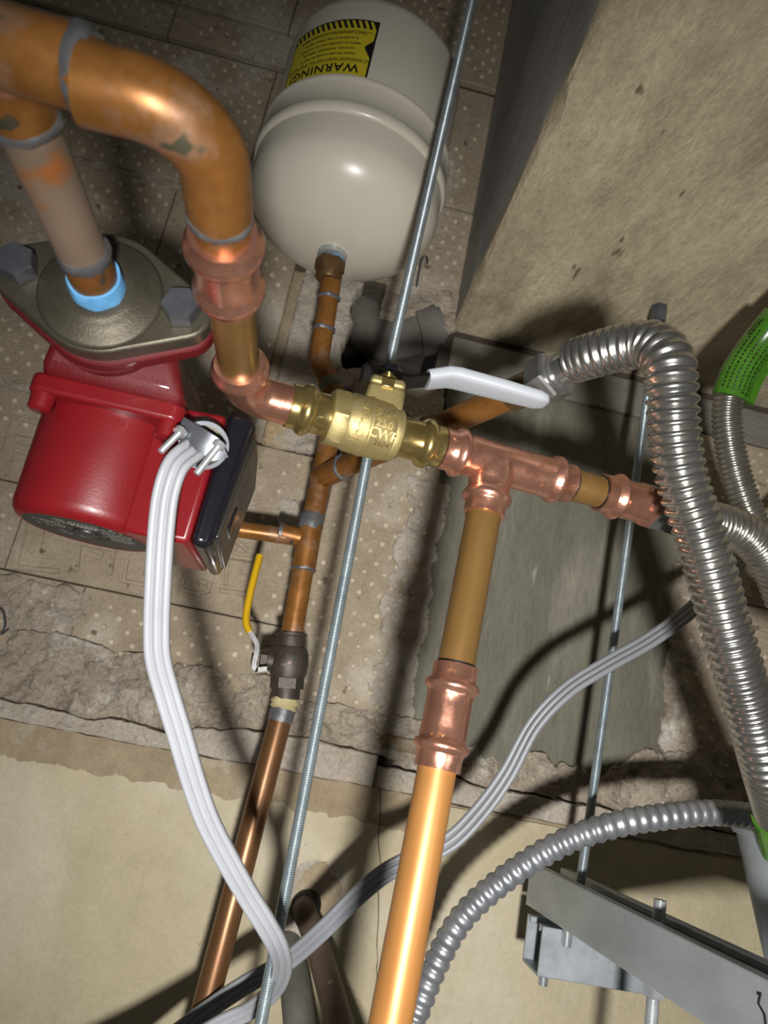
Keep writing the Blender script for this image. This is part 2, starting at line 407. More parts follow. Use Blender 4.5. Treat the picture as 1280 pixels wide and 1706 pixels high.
# stamped course with raised letter-like frames
rid = [(.002, .005, px((95, 952), (26, 945), (46, 858))),
       (.0016, .0035, px((88, 930), (64, 926), (72, 885))),
       (.0018, .004, px((128, 950), (134, 905), (190, 917), (184, 955))),
       (.0014, .0035, px((142, 930), (166, 936), (170, 922), (148, 916))),
       (.0018, .004, px((212, 935), (206, 968), (246, 976))),
       (.0018, .0045, px((308, 958), (301, 982), (330, 990), (347, 985), (350, 973), (332, 969))),
       (.0022, .014, px((391, 943), (410, 946))),
       (.0016, .004, px((376, 972), (380, 930), (392, 922), (418, 926))),
       (.0018, .0045, px((370, 984), (412, 991))),
       (.0018, .0045, px((378, 905), (392, 912), (386, 893), (410, 915)))]
tile(-.62, -.334, 1.583, 1.683, .001)
tile(-.334, .004, 1.583, 1.683, 0, dots=True, skip=((-.34, -.042, 1.58, 1.69),), ridges=rid)
rid2 = [(.002, .005, px((0, 748), (16, 694), (64, 706))), (.0024, .009, px((32, 733), (52, 737))), (.0018, .0045, px((14, 775), (22, 750), (46, 756)))]
tile(-.62, -.30, 1.683, 1.795, .0, skip=((-.40, -.30, 1.68, 1.752),), ridges=rid2)
tile(-.30, .004, 1.683, 1.795, .001, sparse=.75)
# tall courses above
tile(-.80, -.282, 1.80, 2.122, .0005)
tile(-.282, -.105, 1.80, 2.122, .0)
tile(-.80, -.20, 2.132, 2.352, .001)
tile(-.20, HX0, 2.062, 2.352, .0005)
tile(-.80, -.36, 2.36, 2.417, .0)
tile(-.36, .0, 2.36, 2.417, -.001)
tile(-.80, -.2, 2.424, 2.66, .0); tile(-.2, .118, 2.424, 2.66, .0)
# right of the riser pipe
tile(.004, .136, 1.49, 1.838, .0, sparse=.08)
tile(.004, .125, 1.842, HZ0, .0, sparse=.02)
tile(HX0, .118, 2.062, 2.2, .0)
tile(HX0, .118, 2.205, 2.415, .003, sparse=.6)
# right of the pier
tile(.474, .82, 1.73, 1.952, 0); tile(.474, .82, 1.512, 1.726, .001, ridges=[(.0022, .007, px((1190, 1003), (1280, 1021))), (.0018, .005, px((1200, 1035), (1280, 1050)))], skip=((.47, .8, 1.69, 1.73),))
tile(.82, 1.15, 1.73, 1.952, 0); tile(.82, 1.15, 1.512, 1.726, .001)
# broken mortar between groove and outlet opening
slab('mortar_fill', -.092, lambda z: -.018+.006*nz(0, z, 30), edge(1.80, .006, 30, 2), edge(2.055, .008, 30, 3), .851, .03, M['mortar_pale'], 30, 70, .007, 26, 4)
slab('mortar_fill', lambda z: .02+.01*nz(0, z, 40, 2), .124, edge(2.012, .010, 45, 5), edge(2.072, .004, 45, 6), .851, .03, M['mortar'], 30, 20, .005, 40, 7)
slab('mortar_fill', lambda z: -.02+.006*nz(0, z, 40, 9), .122, edge(1.895, .006, 45, 15), edge(1.926, .007, 45, 16), .852, .03, M['mortar_pale'], 40, 12, .005, 40, 17)
# mortar smear along the pier edge
slab('mortar_smear', lambda z: .098+.016*nz(0, z, 18, 21), lambda z: .150+.010*nz(0, z, 30, 22), 1.50, edge(1.80, .02, 20, 23), .8485, .02, M['mortar_pale'], 40, 200, .005, 34, 24)
slab('mortar_smear', -.42, lambda z: -.236+.012*nz(0, z, 50, 31), edge(1.515, .004, 30, 32), edge(1.578, .006, 30, 33), .8485, .02, M['mortar'], 50, 20, .006, 40, 34)
slab('mortar_smear', lambda z: -.055+.008*nz(0, z, 50, 36), -.002, edge(1.70, .008, 60, 37), edge(1.735, .008, 60, 38), .8485, .02, M['mortar_pale'], 26, 16, .003, 50, 39)
slab('mortar_joint', -.62, -.12, edge(1.788, .003, 30, 41), edge(1.806, .006, 40, 42), .851, .02, M['mortar'], 80, 6, .006, 60, 43)
slab('mortar_joint', -.62, -.2, edge(2.121, .002, 30, 44), edge(2.134, .003, 40, 45), .853, .02, M['mortar'], 80, 6, .004, 60, 46)
slab('mortar_joint', -.107, -.090, 1.80, 2.05, .855, .02, M['undercoat'], 6, 60, .002, 60, 47)
slab('mortar_smear', lambda z: .455+.008*nz(0, z, 30, 48), lambda z: .502+.014*nz(0, z, 24, 49), 1.50, edge(1.76, .02, 20, 50), .849, .02, M['mortar'], 40, 120, .007, 34, 53)
# rough bedding course under the tiles
crack1 = lambda x: 1.447+.022*(1/(1+math.exp(-(x+.06)*40)))-.012*(1/(1+math.exp(-(x-.13)*50)))+.005*noise.fractal(V((x*22, 3.1, 0)), 1, 2, 5)
crack1b = lambda x: crack1(x)-.0004-.0042*abs(noise.noise(V((x*30, 9, 0))))**1.2
slab('mortar_course', -.62, .20, crack1, lambda x: 1.522+.010*nz(x, 0, 14, 51)-.012*(x > -.02)*min(1, (x+.02)*20), .846, .03, M['mortar'], 420, 60, .011, 30, 52)
slab('mortar_course', .14, 1.15, lambda x: 1.455+.006*nz(x, 0, 30, 61), lambda x: 1.490+.022*nz(x, 0, 22, 62)+.05*max(0, min(1, (x-.36)*8)), .8465, .03, M['mortar'], 340, 60, .011, 34, 63)
crack2 = lambda x: 1.429+.0022*noise.fractal(V((x*18, 5.5, 0)), 1, 2, 5)
crack2b = lambda x: crack2(x)-.0003-.0028*abs(noise.noise(V((x*24, 19, 0))))**1.3
slab('plaster_strip', -.62, .121, crack2, crack1b, .842, .034, M['mortar_pale'], 360, 24, .005, 30, 81)
slab('plaster_strip', .1225, 1.15, crack2, lambda x: 1.453+.004*nz(x, 0, 30, 61), .8425, .034, M['mortar_pale'], 320, 24, .006, 30, 82)
vcrack = lambda z: .122+(1.46-z)*.19+.0035*noise.fractal(V((z*30, 1.7, 0)), 1, 2, 4)
pedge = lambda x: 1.395+.004*noise.fractal(V((x*45, 7.7, 0)), 1, 2, 3)+.0022*math.floor(2.2*noise.noise(V((x*60, 2.2, 0))))+ (.034 if x > .172 else 0)
slab('plaster_undercoat', -.62, vcrack, 1.0, crack2b, .8425, .034, M['undercoat'], 120, 30, .0012, 20, 91)
slab('plaster_undercoat', lambda z: vcrack(z)+.0011, 1.15, 1.0, crack2b, .8425, .034, M['undercoat'], 100, 30, .0012, 20, 91)
slab('painted_plaster', -.62, vcrack, 1.0, pedge, .8408, .034, M['paint'], 260, 40, .0012, 16, 95, edge_round=.0012)
slab('painted_plaster', lambda z: vcrack(z)+.0010, 1.15, 1.0, lambda x: min(pedge(x), 1.425), .8408, .034, M['paint'], 220, 40, .0012, 16, 95, edge_round=.0012)
def blob(name, cx, cz, rx, rz, y, mt, amp, seed, n=48, rings=8, thick=.004):
    mb = MB(); rr = []
    for j in range(rings+1):
        t = 1-j/rings*.98; ring = []
        for k in range(n):
            th = 2*math.pi*k/n; q = 1+.22*noise.fractal(V((math.cos(th)*1.6, math.sin(th)*1.6, seed)), 1, 2, 4)
            x = cx+rx*q*t*math.cos(th); z = cz+rz*q*t*math.sin(th)
            ring.append(V((x, y-thick*(1-t**6)-amp*nz(x, z, 50, seed), z)))
        rr.append(ring)
    rr.insert(0, [V((p.x, y+.01, p.z)) for p in rr[0]]); mb.rings(rr, True)
    return mb.build(name, mt, wall, angle=60)
blob('mortar_stain', .147, 1.480, .030, .008, .8405, M['mortar_rust'], .004, 4.2, thick=.001)
blob('plaster_patch', .080, 1.305, .033, .044, .8405, M['mortar_pale'], .0015, 1.1, thick=.0012)
blob('plaster_patch', .083, 1.318, .022, .028, .8388, M['undercoat'], .0012, 2.3, thick=.0008)

# concrete pier and the cast band above it
slab('concrete_pier', lambda z: .128+.004*nz(0, z, 20, 101), .468, 1.470, 1.952, .853, .025, M['pier'], 70, 90, .0012, 12, 102, edge_round=.001)
MB().box((.120, .8480, 1.953), (1.15, .880, 2.004)).build('concrete_band', M['lintel'], wall, bevel=.002)

# ceiling beam (runs from above the camera to the wall)
SZ = 2.019; BX = .118
def beam_mesh():
    mb = MB(); ny, nx = 90, 60
    rows = []
    for j in range(ny+1):
        y = -.5+(.869+.5)*j/ny; row = []
        chip = .010*max(0, noise.fractal(V((y*11, 4.4, 0)), 1, 2, 4)-.12)
        flare = .020*max(0, (y-.66)/.2)**1.5
        xs = BX+chip-flare*.0
        row.append((BX, y, 2.70)); row.append((BX-.001, y, SZ+.10)); row.append((BX, y, SZ+.012+chip*1.6))
        for i in range(nx+1):
            t = (i/nx)**1.4; x = xs+.010*0+(1.25-xs)*t
            z = SZ+.0016*nz(x, y, 9, 5) + (.004 if i == 0 else 0)
            row.append((x, y, z))
        rows.append(row)
    n = len(rows[0]); vs = [p for r_ in rows for p in r_]; side = []; sof = []
    for j in range(ny):
        for i in range(n-1):
            f = (j*n+i, j*n+i+1, (j+1)*n+i+1, (j+1)*n+i); (side if i < 2 else sof).append(f)
    return mb, vs, side, sof
mb, vs, side, sof = beam_mesh(); mb.add(vs, side+sof)
top = [(BX, -.5, 2.70), (1.25, -.5, 2.70), (1.25, .869, 2.70), (BX, .869, 2.70)]
mb.add(top, [(0, 1, 2, 3)])
beam = mb.build('ceiling', M['soffit'], angle=40, recalc=False)
beam.data.materials.append(M['beamside'])
for p in beam.data.polygons:
    if p.index < len(side): p.material_index = 1
bm = bmesh.new(); bm.from_mesh(beam.data); bmesh.ops.recalc_face_normals(bm, faces=bm.faces[:]); bm.to_mesh(beam.data); bm.free()
tag(beam, 'board-marked concrete ceiling beam, pale soffit and grey side, above the pipes', None, None, 'structure')

# ------------------------------------------------------------------ expansion tank
TX, TY = -.051, .705
tank = thing('expansion_tank', (TX, TY, 1.985), 'almond coloured expansion tank with yellow warning label hanging before the wall', 'tank')
def arc_prof(z0, z1, r0, r1, n=10):
    """quarter ellipse from (z0, r0) flat bottom to (z1, r1) vertical side"""
    return [(z0+(z1-z0)*(1-math.cos(t*math.pi/2/n)), r0+(r1-r0)*math.sin(t*math.pi/2/n)) for t in range(n+1)]
TR = .108
pr = [(1.982, .0)]+[(z, r_) for z, r_ in arc_prof(1.982, 2.046, .002, TR, 18)]+[(2.072, TR)]
MB().lathe((TX, TY, 0), (0, 0, 1), pr, 96, False).build('lower_shell', M['tank'], tank, angle=50)
MB().lathe((TX, TY, 0), (0, 0, 1), [(2.0710, TR-.001), (2.0720, TR+.0015), (2.0750, TR+.0035), (2.0800, TR+.0042), (2.0850, TR+.0025), (2.0890, TR+.0005), (2.1100, TR-.0002),
     (2.1130, TR+.001), (2.1160, TR+.0022), (2.1190, TR+.001), (2.1200, TR-.006)], 96, False).build('band', M['tank'], tank, angle=50)
pr = [(2.1180, TR-.0035), (2.2220, TR-.0035)]+[(2.2220+.045*math.sin(t*math.pi/20), (TR-.0035)*math.cos(t*math.pi/20)+.0001) for t in range(1, 11)]
MB().lathe((TX, TY, 0), (0, 0, 1), pr, 96, False).build('upper_shell', M['tank'], tank, angle=50)
MB().lathe((TX, TY, 0), (0, 0, -1), [(-1.996, .0165), (-1.977, .0165), (-1.976, .0150), (-1.9755, .0125)], 32).build('outlet_collar', M['zinc'], tank)
LR = TR-.0035+.0005
c_bl = on_cyl(478, 143, TX, TY, LR); c_tl = on_cyl(494, 70, TX, TY, LR); c_tr = on_cyl(632, 40, TX, TY, LR); c_br = on_cyl(616, 119, TX, TY, LR)
th0 = (c_bl[0]+c_tl[0])/2; th1 = (c_br[0]+c_tr[0])/2; zb_ = 2.1205; zt_ = (c_tl[1]+c_tr[1])/2
LW = (th1-th0)*LR; LH = zt_-zb_
def lab(x, y, d): # label coordinates: origin at centre, x right, y up, seen from outside
    th = (th0+th1)/2+x/LR; r_ = LR+d
    return V((TX+r_*math.cos(th), TY+r_*math.sin(th), (zb_+zt_)/2+y))
def lab_rect(mb, x0, x1, y0, y1, d0, d1, n=14):
    for i in range(n):
        a, b = x0+(x1-x0)*i/n, x0+(x1-x0)*(i+1)/n
        mb.add([lab(a, y0, d1), lab(b, y0, d1), lab(b, y1, d1), lab(a, y1, d1)], [(0, 1, 2, 3)])
    return mb
lb = lab_rect(MB(), -LW/2, LW/2, -LH/2, LH/2, 0, .0002, 24).build('warning_label', M['print_black'], tank, recalc=False, label='yellow and black warning label, upside down')
bw = .0022
lab_rect(MB(), -LW/2+bw, LW/2-bw, -LH/2+bw, LH/2-bw-LH*.13, 0, .0004, 24).build('label_field', M['yellow'], lb, recalc=False)
st = MB(); n = 15
for i in range(n):
    a = -LW/2+bw+(LW-2*bw)*i/n; wd = (LW-2*bw)/n*.5; y0 = LH/2-bw-LH*.13; y1 = LH/2-bw*.9
    sh = -LH*.06
    st.add([lab(a+wd-sh*0, y0, .0004), lab(a+2*wd, y0, .0004), lab(a+2*wd+sh, y1, .0004), lab(a+wd+sh, y1, .0004)], [(0, 1, 2, 3)])
tag(st.build('stripe', M['yellow'], lb, recalc=False), kind='stuff')
tx = MB()
flip = lambda ox, oy: (lambda x, y, d: lab(ox-x, oy-y, d))
letters(tx, 'WARNING!', .0150, flip(0, -LH/2+.0115), .0005, .0007, spacing=1.12, bold=.0003)
lines = ['ALL EXPANSION TANKS CAN FAIL. Water may leak.', 'Inspect this tank annually for signs of', 'corrosion. Immediately replace all', 'leaking or corroded tank. Do not install', 'in or above an area where a leak or', 'result in personal injury or property damage.']
for i, t in enumerate(lines):
    letters(tx, t, .0044, flip(.002, -LH/2+.0225+i*LH*.092), .0005, .0006, bold=.00008)
tag(tx.build('lettering', M['print_black'], lb, smooth=False), kind='stuff')
ar = MB()
ar.add([lab(LW/2-bw, .012, .0006), lab(LW/2-bw, -.012, .0006), lab(LW/2-.0095, -.0, .0006), lab(LW/2-.0095, .003, .0006)], [(0, 1, 2, 3)])
lab_rect(ar, -LW/2+.004, LW/2-.004, -LH/2+.0195, -LH/2+.0200, 0, .0006, 14)
lab_rect(ar, -LW/2+.02, LW/2-.004, LH/2-LH*.22, LH/2-LH*.212, 0, .0006, 14)
tag(ar.build('arrow_mark', M['print_black'], lb, recalc=False), kind='stuff')
# ------------------------------------------------------------------ tank outlet pipe and the old riser behind
PR = .0111
top = V((TX, TY, 1.988)); A0 = PD(556, 446, .803); A1 = PD(531, 600, .785); A2 = PD(572, 685, .76)
tp = thing('copper_pipe', A1, 'tarnished copper pipe dropping from the expansion tank outlet with three solder rings', 'pipe')
MB().lathe((TX, TY, 1.977), A0-V((TX, TY, 1.977)), [(0, .0135), (.003, .0138), (.005, .0132)], 24).build('thread_tape', M['blue'], tp)
dr = (A1-A0).normalized()
MB().lathe(V((TX, TY, 1.9735)), dr, [(0, .0155, 1), (.013, .0155, 1), (.014, .0145), (.022, .0138), (.023, .0133), (.024, .011)], 36).build('adapter', M['bronze'], tp, angle=25)
MB().tube(bend(A0, A1, A2, .02, 10), PR, 24).build('pipe', M['copper_old'], tp)
for t in (.33, .67):
    c = A0.lerp(A1, t); MB().lathe(c-dr*.002, dr, [(0, .0113), (.0012, .0126), (.0035, .0127), (.005, .0113)], 28).build('solder_joint', M['solder'], tp)
MB().lathe(A1.lerp(A2, .42), A2-A1, [(0, .0113), (.004, .0124), (.010, .0124), (.011, .0112)], 28).build('verdigris_band', M['patina'], tp)
MB().lathe(A1.lerp(A2, .80), A2-A1, [(0, .0113), (.001, .0125), (.003, .0125), (.004, .0112)], 28).build('solder_joint', M['zinc'], tp)

RY = .735
B0 = PY(345, 1665, RY-.02); B1 = PY(476, 1165, RY); B2 = PY(486, 1055, RY); B3 = PY(513, 905, RY); B4 = PY(530, 800, RY); B5 = PY(548, 735, RY)
lowdir = (B1-B0).normalized()
lp = thing('copper_pipe', B0, 'long brown copper pipe standing before the cream painted wall', 'pipe')
MB().tube([B0-lowdir*.32, B1], PR*1.02, 28).build('pipe', M['copper_brown'], lp)
MB().lathe(B1-lowdir*.010, lowdir, [(0, .0115), (.002, .0135), (.005, .0125), (.007, .0142), (.010, .0136)], 28).build('sealant', mat('cream sealant', (196, 180, 130), (150, 140, 108), rough=.7, scale=90, bump=.001, bscale=200), lp)
MB().lathe(B1-lowdir*.022, lowdir, [(0, .0114), (.004, .0121), (.012, .0122)], 28).build('solder_joint', M['solder'], lp)

up = (B3-B2).normalized()
ov = thing('ball_valve', B1, 'old tarnished ball valve with yellow dipped lever on the rear riser', 'valve')
va = (B2-B1).normalized(); LV = (B2-B1).length
MB().lathe(B1, va, [(0, .0135), (.004, .0138), (.010, .0136), (.0102, .0155, 1), (.020, .0155, 1), (.0205, .0165), (.026, .0185), (.034, .0195), (.044, .019), (.050, .0165), (.0505, .0145), (LV-.004, .0142), (LV-.003, .0155), (LV, .0155)], 42).build('body', M['old_valve'], ov, angle=30)
sd = V((-1, -.12, -.13)).normalized(); vc = B1+va*.036
MB().lathe(vc, sd, [(0, .010), (.022, .010), (.0225, .0085, 1), (.029, .0085, 1)], 30).build('stem', M['old_valve'], ov, angle=30)
MB().hexnut(vc+sd*.031, sd, .011, .006).build('stem_nut', M['old_valve'], ov)
hp = [PY(445, 1115, RY-.02), PY(424, 1113, RY-.02), PY(429, 1077, RY-.02), PY(416, 1052, RY-.02)]
MB().tube(catmull(hp, 5), 1.0, profile=[(-.0065, -.0022), (.0065, -.0022), (.0065, .0022), (-.0065, .0022)], hint=V((1, 0, .1))).build('lever', M['chrome'], ov, angle=30)
hp = [PY(417, 1054, RY-.02), PY(411, 1040, RY-.02), PY(411, 1020, RY-.02), PY(420, 975, RY-.02), PY(433, 926, RY-.018)]
MB().tube(catmull(hp, 6), 1.0, profile=[(.0075*math.cos(a)*1.0, .0038*math.sin(a)) for a in [2*math.pi*k/14 for k in range(14)]], hint=V((1, 0, .2))).build('lever_grip', M['yellow_grip'], ov, label='yellow dipped lever grip')

rs = thing('copper_riser', B2, 'tarnished copper riser with side tee and wye above the yellow lever valve', 'pipe')
MB().tube([B2-va*.004, B3], PR, 26).build('pipe', M['copper_old'], rs)
d3 = (B4-B3).normalized(); t0 = B3-d3*.028
MB().lathe(t0, d3, [(0, .0111), (.0005, .0124), (.055, .0124), (.0555, .0111)], 28).build('tee', M['copper_old'], rs)
MB().lathe(t0-d3*.002, d3, [(0, .0112), (.001, .0130), (.003, .0130), (.004, .0112)], 28).build('solder_joint', M['solder'], rs)
MB().lathe(t0+d3*.042, d3, [(0, .0122), (.004, .0127), (.016, .0128), (.017, .0122)], 28).build('solder_joint', M['solder'], rs)
MB().tube([B3, B5], PR, 26).build('pipe', M['copper_old'], rs)
S0 = PY(470, 888, RY); S1 = PY(330, 872, RY)
MB().tube([B3+d3*.004, S1], .0085, 22).build('branch_pipe', M['copper_old'], rs)
MB().tube([B3+d3*.004, S0], .0097, 22).build('branch_socket', M['copper_old'], rs)
MB().lathe(S0, S1-S0, [(-.001, .0086), (0, .0102), (.003, .0102), (.004, .0086)], 24).build('solder_joint', M['solder'], rs)
# wye and the sloping pipe to the flexible connector
W0 = PY(531, 805, RY); W1 = PD(905, 636, .535); wd_ = (W1-W0).normalized()
Wc = PY(533, 796, RY)
MB().tube([Wc, Wc+(W1-Wc).normalized()*.045], .0125, 26).build('wye_socket', M['copper_old'], rs)
MB().lathe(Wc+(W1-Wc).normalized()*.045, W1-Wc, [(-.002, .0125), (-.001, .0134), (.001, .0134), (.002, .0112)], 26).build('solder_joint', M['solder'], rs)
sp = thing('copper_pipe', W1, 'tarnished copper pipe sloping up behind the brass valve to the flexible connector', 'pipe')
MB().tube([Wc+(W1-Wc).normalized()*.046, W1], PR, 26).build('pipe', M['copper_old'], sp)
q = (W1-Wc).normalized()
MB().lathe(PD(716, 716, .595)-q*.003, q, [(0, .0112), (.002, .0122), (.007, .0121), (.009, .0112)], 26).build('solder_joint', M['painted_pipe'], sp)
MB().lathe(W1-q*.032, q, [(0, .0112), (.001, .0130), (.030, .0133), (.031, .015)], 26).build('threaded_adapter', M['bronze'], sp)

# old pipe stub inside the broken opening
E0, E1, E2 = PY(596, 505, .93), PY(625, 572, .885), PY(735, 545, .875)
stub = thing('old_pipe', E1, 'dusty grey old pipe elbow inside the broken wall opening', 'pipe')
MB().tube(bend(E0, E1, E2, .028, 10), .030, 28).build('pipe', M['stone'], stub)
MB().lathe(E1.lerp(E2, .62), E2-E1, [(0, .030), (.001, .034), (.03, .035), (.031, .030)], 30).build('collar', M['stone'], stub)
hk = MB().tube(catmull([PY(694, 478, .845), PY(699, 450, .84), PY(703, 432, .838), (PY(711, 428, .836)), PY(713, 440, .836)], 6), .0013, 8)
tag(hk.build('wire_hook', M['bolt'], None), 'short bent wire hook sticking from the wall below the tank', 'hook')
lw_ = MB().tube(catmull([PY(0, 1012, .846), PY(6, 1022, .842), PY(8, 1042, .840), PY(3, 1056, .842), PY(14, 1048, .846)], 6), .0011, 8)
tag(lw_.build('wire_loop', M['bolt'], None), 'thin rusty wire loop at the left edge of the wall', 'wire')

# ------------------------------------------------------------------ front pipe loop over the pump
LZ = 1.670
PXL, PZL = -.133, 1.678                 # axis of the pipe into the pump
PXR = -.062
FY = .342                               # face of the pump flange
TEE = V((PXL, .195, PZL)); ELB = V((PXR, .193, LZ)); 
loop = thing('copper_pipe_loop', ELB, 'thick tarnished soldered copper pipe loop curving over the red pump', 'pipe')
MB().tube([(PXL, TEE.y+.02, PZL), (PXL, FY+.004, PZL)], PR, 30).build('pipe', M['painted_pipe'], loop, label='pipe grimy grey with bare orange patches')
MB().lathe((PXL, FY-.034, PZL), (0, 1, 0), [(0, .0112), (.002, .01135), (.028, .01135), (.029, .0112)], 30).build('pipe_end', M['copper_old'], loop)
tm = MB(); tm.tube([TEE+V((-.22, 0, 0)), TEE+V((.029, 0, -.002))], .0125, 32); tm.tube([TEE, TEE+V((0, .030, 0))], .0125, 32)
tm.tube([TEE, TEE+V((0, .012, 0))], [.0150, .0126], 32)
tm.build('tee', M['copper_old'], loop)
MB().lathe(TEE+V((.027, 0, -.002)), (1, 0, 0), [(0, .0126), (.001, .0133), (.004, .0134), (.0065, .0115)], 32).build('solder_joint', M['solder'], loop)
MB().lathe(TEE+V((0, .028, 0)), (0, 1, 0), [(0, .0126), (.001, .0131), (.004, .0130), (.006, .0112)], 32).build('solder_joint', M['solder'], loop)
MB().lathe((PXL, FY-.040, PZL), (0, 1, 0), [(0, .0112), (.002, .0123), (.006, .0124), (.008, .0114)], 32).build('solder_joint', M['solder'], loop)
CY0 = PZ(366, 385, LZ).y                # top of the press coupling
MB().tube([TEE+V((.022, 0, -.002)), ELB+V((-.026, 0, 0))], PR, 30).build('pipe', M['copper_old'], loop)
ep = bend(ELB+V((-.0385, 0, -.001)), ELB, ELB+V((0, .048, 0)), .024, 14)
MB().tube(ep, .0124, 32).build('elbow', M['copper_old'], loop)
MB().lathe(ELB+V((0, .046, 0)), (0, 1, 0), [(0, .0125), (.001, .0129), (.003, .0128), (.005, .0112)], 32).build('solder_joint', M['solder'], loop)
MB().tube([ELB+V((0, .045, 0)), (PXR, CY0+.012, LZ)], PR, 30).build('pipe', M['copper_old'], loop)
tag(MB().lathe((PXL, FY-.0165, PZL), (0, 1, 0), [(0, .0114), (.0006, .0126), (.004, .0134), (.010, .0138)], 36).build('thread_sealant', M['blue'], None), 'light blue sealant ring where the pipe enters the pump flange', 'sealant')

def press_profile(L):
    e = [(0, .0112), (.0003, .0132), (.0085, .0133), (.0095, .0138), (.0108, .0156), (.0128, .0164), (.0148, .0156), (.0160, .0138), (.018, .0136, .5), (.024, .0135, .3)]
    return e+[(L-q[0],)+q[1:] for q in reversed(e)]
def press_half(): return [(0, .0112), (.0003, .0132), (.0085, .0133), (.0095, .0138), (.0108, .0156), (.0128, .0164), (.0148, .0156), (.0160, .0138), (.018, .0135, .4)]
def marks(mb, A, d, r, items):
    """small stamped letters round a fitting: (t, angle, text, size)"""
    dd, a, b = frame_of(d)
    for t, an, txt, sz in items:
        fn = lambda x, y, h, t=t, an=an: A+dd*(t+y*0+x*0)+dd*(-y)+(a*math.cos(an+x/r)+b*math.sin(an+x/r))*(r+h)
        letters(mb, txt, sz, fn, -.0002, .0003)
    return mb
def cam_angle(A, d):
    """angle round axis d that faces the camera"""
    dd, a, b = frame_of(d); v = CAM_C-V(A); return math.atan2(v.dot(b), v.dot(a))

CA = V((PXR, CY0, LZ)); LC = .048
pc = thing('press_coupling', CA, 'shiny copper press coupling above the red pump, joining the tarnished loop', 'fitting', 'copper press couplings')
prof = [(0, .0112), (.0003, .0137), (.004, .0142), (.006, .0160), (.0085, .0168), (.011, .0160), (.013, .0142), (.015, .0138, .5), (.022, .0132, .4), (.026, .0132, .4), (.033, .0138, .5), (.035, .0142), (.037, .0157), (.0393, .0163), (.0415, .0156), (.0435, .0136), (.0477, .0133), (.048, .0112)]
MB().lathe(CA, (0, 1, 0), prof, 48).build('body', M['copper_new'], pc, angle=50)
EP = V((-.059, .398, 1.667))            # corner of the press elbow
AP = PD(1100, 848, .51)                 # far end of the valve line
ax = (AP-EP).normalized()
sp2 = MB().tube([CA+V((0, LC-.015, 0)), (PXR+.001, EP.y-.030, EP.z+.001)], PR, 30)
tag(sp2.build('copper_pipe', M['copper_tan'], None), 'short tan copper pipe between the press coupling and the press elbow', 'pipe')
pe = thing('press_elbow', EP, 'shiny copper press elbow leading into the brass valve', 'fitting')
ey = EP+V((PXR-EP.x+.001, -.036, .001))
MB().lathe(ey, EP-ey, [(0, .0112), (.0003, .0134), (.003, .0140), (.005, .0156), (.0075, .0163), (.010, .0155), (.012, .0136), (.013, .0128)], 40).build('socket', M['copper_new'], pe, angle=50)
def along(x): # distance along the valve line whose photo column is x
    lo, hi = -.05, .5
    for _ in range(40):
        md = (lo+hi)/2; p = EP+ax*md-CAM_C
        if 640+CAM_F*p.dot(CR)/p.dot(CF) < x: lo = md
        else: hi = md
    return lo
s_v0 = along(481); s_b0 = along(545); s_b1 = along(664); s_v1 = along(733)
MB().tube(bend(ey+(EP-ey).normalized()*.011, EP, EP+ax*(s_v0+.006), .019, 14), .0124, 32).build('bend', M['copper_new'], pe)

# ------------------------------------------------------------------ brass ball valve
VP_ = EP+ax*((s_b0+s_b1)/2)
bv = thing('ball_valve', VP_, 'new brass ball valve with white lever in the middle of the pipes', 'valve')
LA = s_b0-s_v0
def sock(A, d, L): 
    return MB().lathe(A, d, [(0, .0124), (.0003, .0134), (.0055, .0134), (.0065, .0140), (.008, .0154), (.0105, .0162), (.013, .0154), (.0145, .0138), (.016, .0130, .3), (L-.002, .0130), (L+.004, .0130)], 44)
sock(EP+ax*s_v0, ax, LA).build('end_socket', M['brass'], bv, angle=45)
sock(EP+ax*s_v1, -ax, s_v1-s_b1).build('end_socket', M['brass'], bv, angle=45)
LB = s_b1-s_b0
bodyprof = [(0, .0125), (.0004, .0168, .6), (.0015, .0176, .6), (LB*.20, .0178, .6), (LB*.225, .0172, .3), (LB*.25, .0176), (LB*.30, .0183), (LB*.47, .0186), (LB*.49, .0186), (LB*.50, .0191), (LB*.53, .0191), (LB*.545, .0186), (LB*.78, .0185), (LB*.84, .0176), (LB*.86, .0172), (LB*.875, .0174), (LB*.96, .0165), (LB*.985, .0150), (LB, .0135)]
MB().lathe(EP+ax*s_b0, ax, bodyprof, 60, hint=V((0, -1, -.2))).build('body', M['brass_cast'], bv, angle=35)
dd, fa, fb = frame_of(ax)
BC = EP+ax*s_b0
ca = cam_angle(VP_, ax)
def body_fn(t, an, r_, rot):            # letters on the body; rot 0: reading along the axis, 1: reading round it
    c, s = math.cos(rot), math.sin(rot)
    def fn(x, y, h):
        X = x*c-y*s; Y = x*s+y*c
        th = ca+an-Y/r_
        return BC+dd*(t+X)+(fa*math.cos(th)+fb*math.sin(th))*(r_+h)
    return fn
sgn = 1 if (fa*math.cos(ca+.1)+fb*math.sin(ca+.1)).dot(CU) > (fa*math.cos(ca)+fb*math.sin(ca)).dot(CU) else -1
_bf = body_fn
def body_fn(t, an, r_, rot):
    c, s = math.cos(rot), math.sin(rot)
    def fn(x, y, h):
        X = x*c-y*s; Y = x*s+y*c
        th = ca+sgn*(an+Y/r_)
        return BC+dd*(t+X)+(fa*math.cos(th)+fb*math.sin(th))*(r_+h)
    return fn
lt = MB()
letters(lt, 'Jomar', .0105, body_fn(LB*.385, .12, .0185, R(84)), -.0003, .0011, bold=.0002)
letters(lt, '3/4"', .0078, body_fn(LB*.68, .58, .0187, R(-2)), -.0003, .0011, bold=.0002)
letters(lt, '250', .0076, body_fn(LB*.665, .24, .0187, R(-2)), -.0003, .0011, bold=.0002)
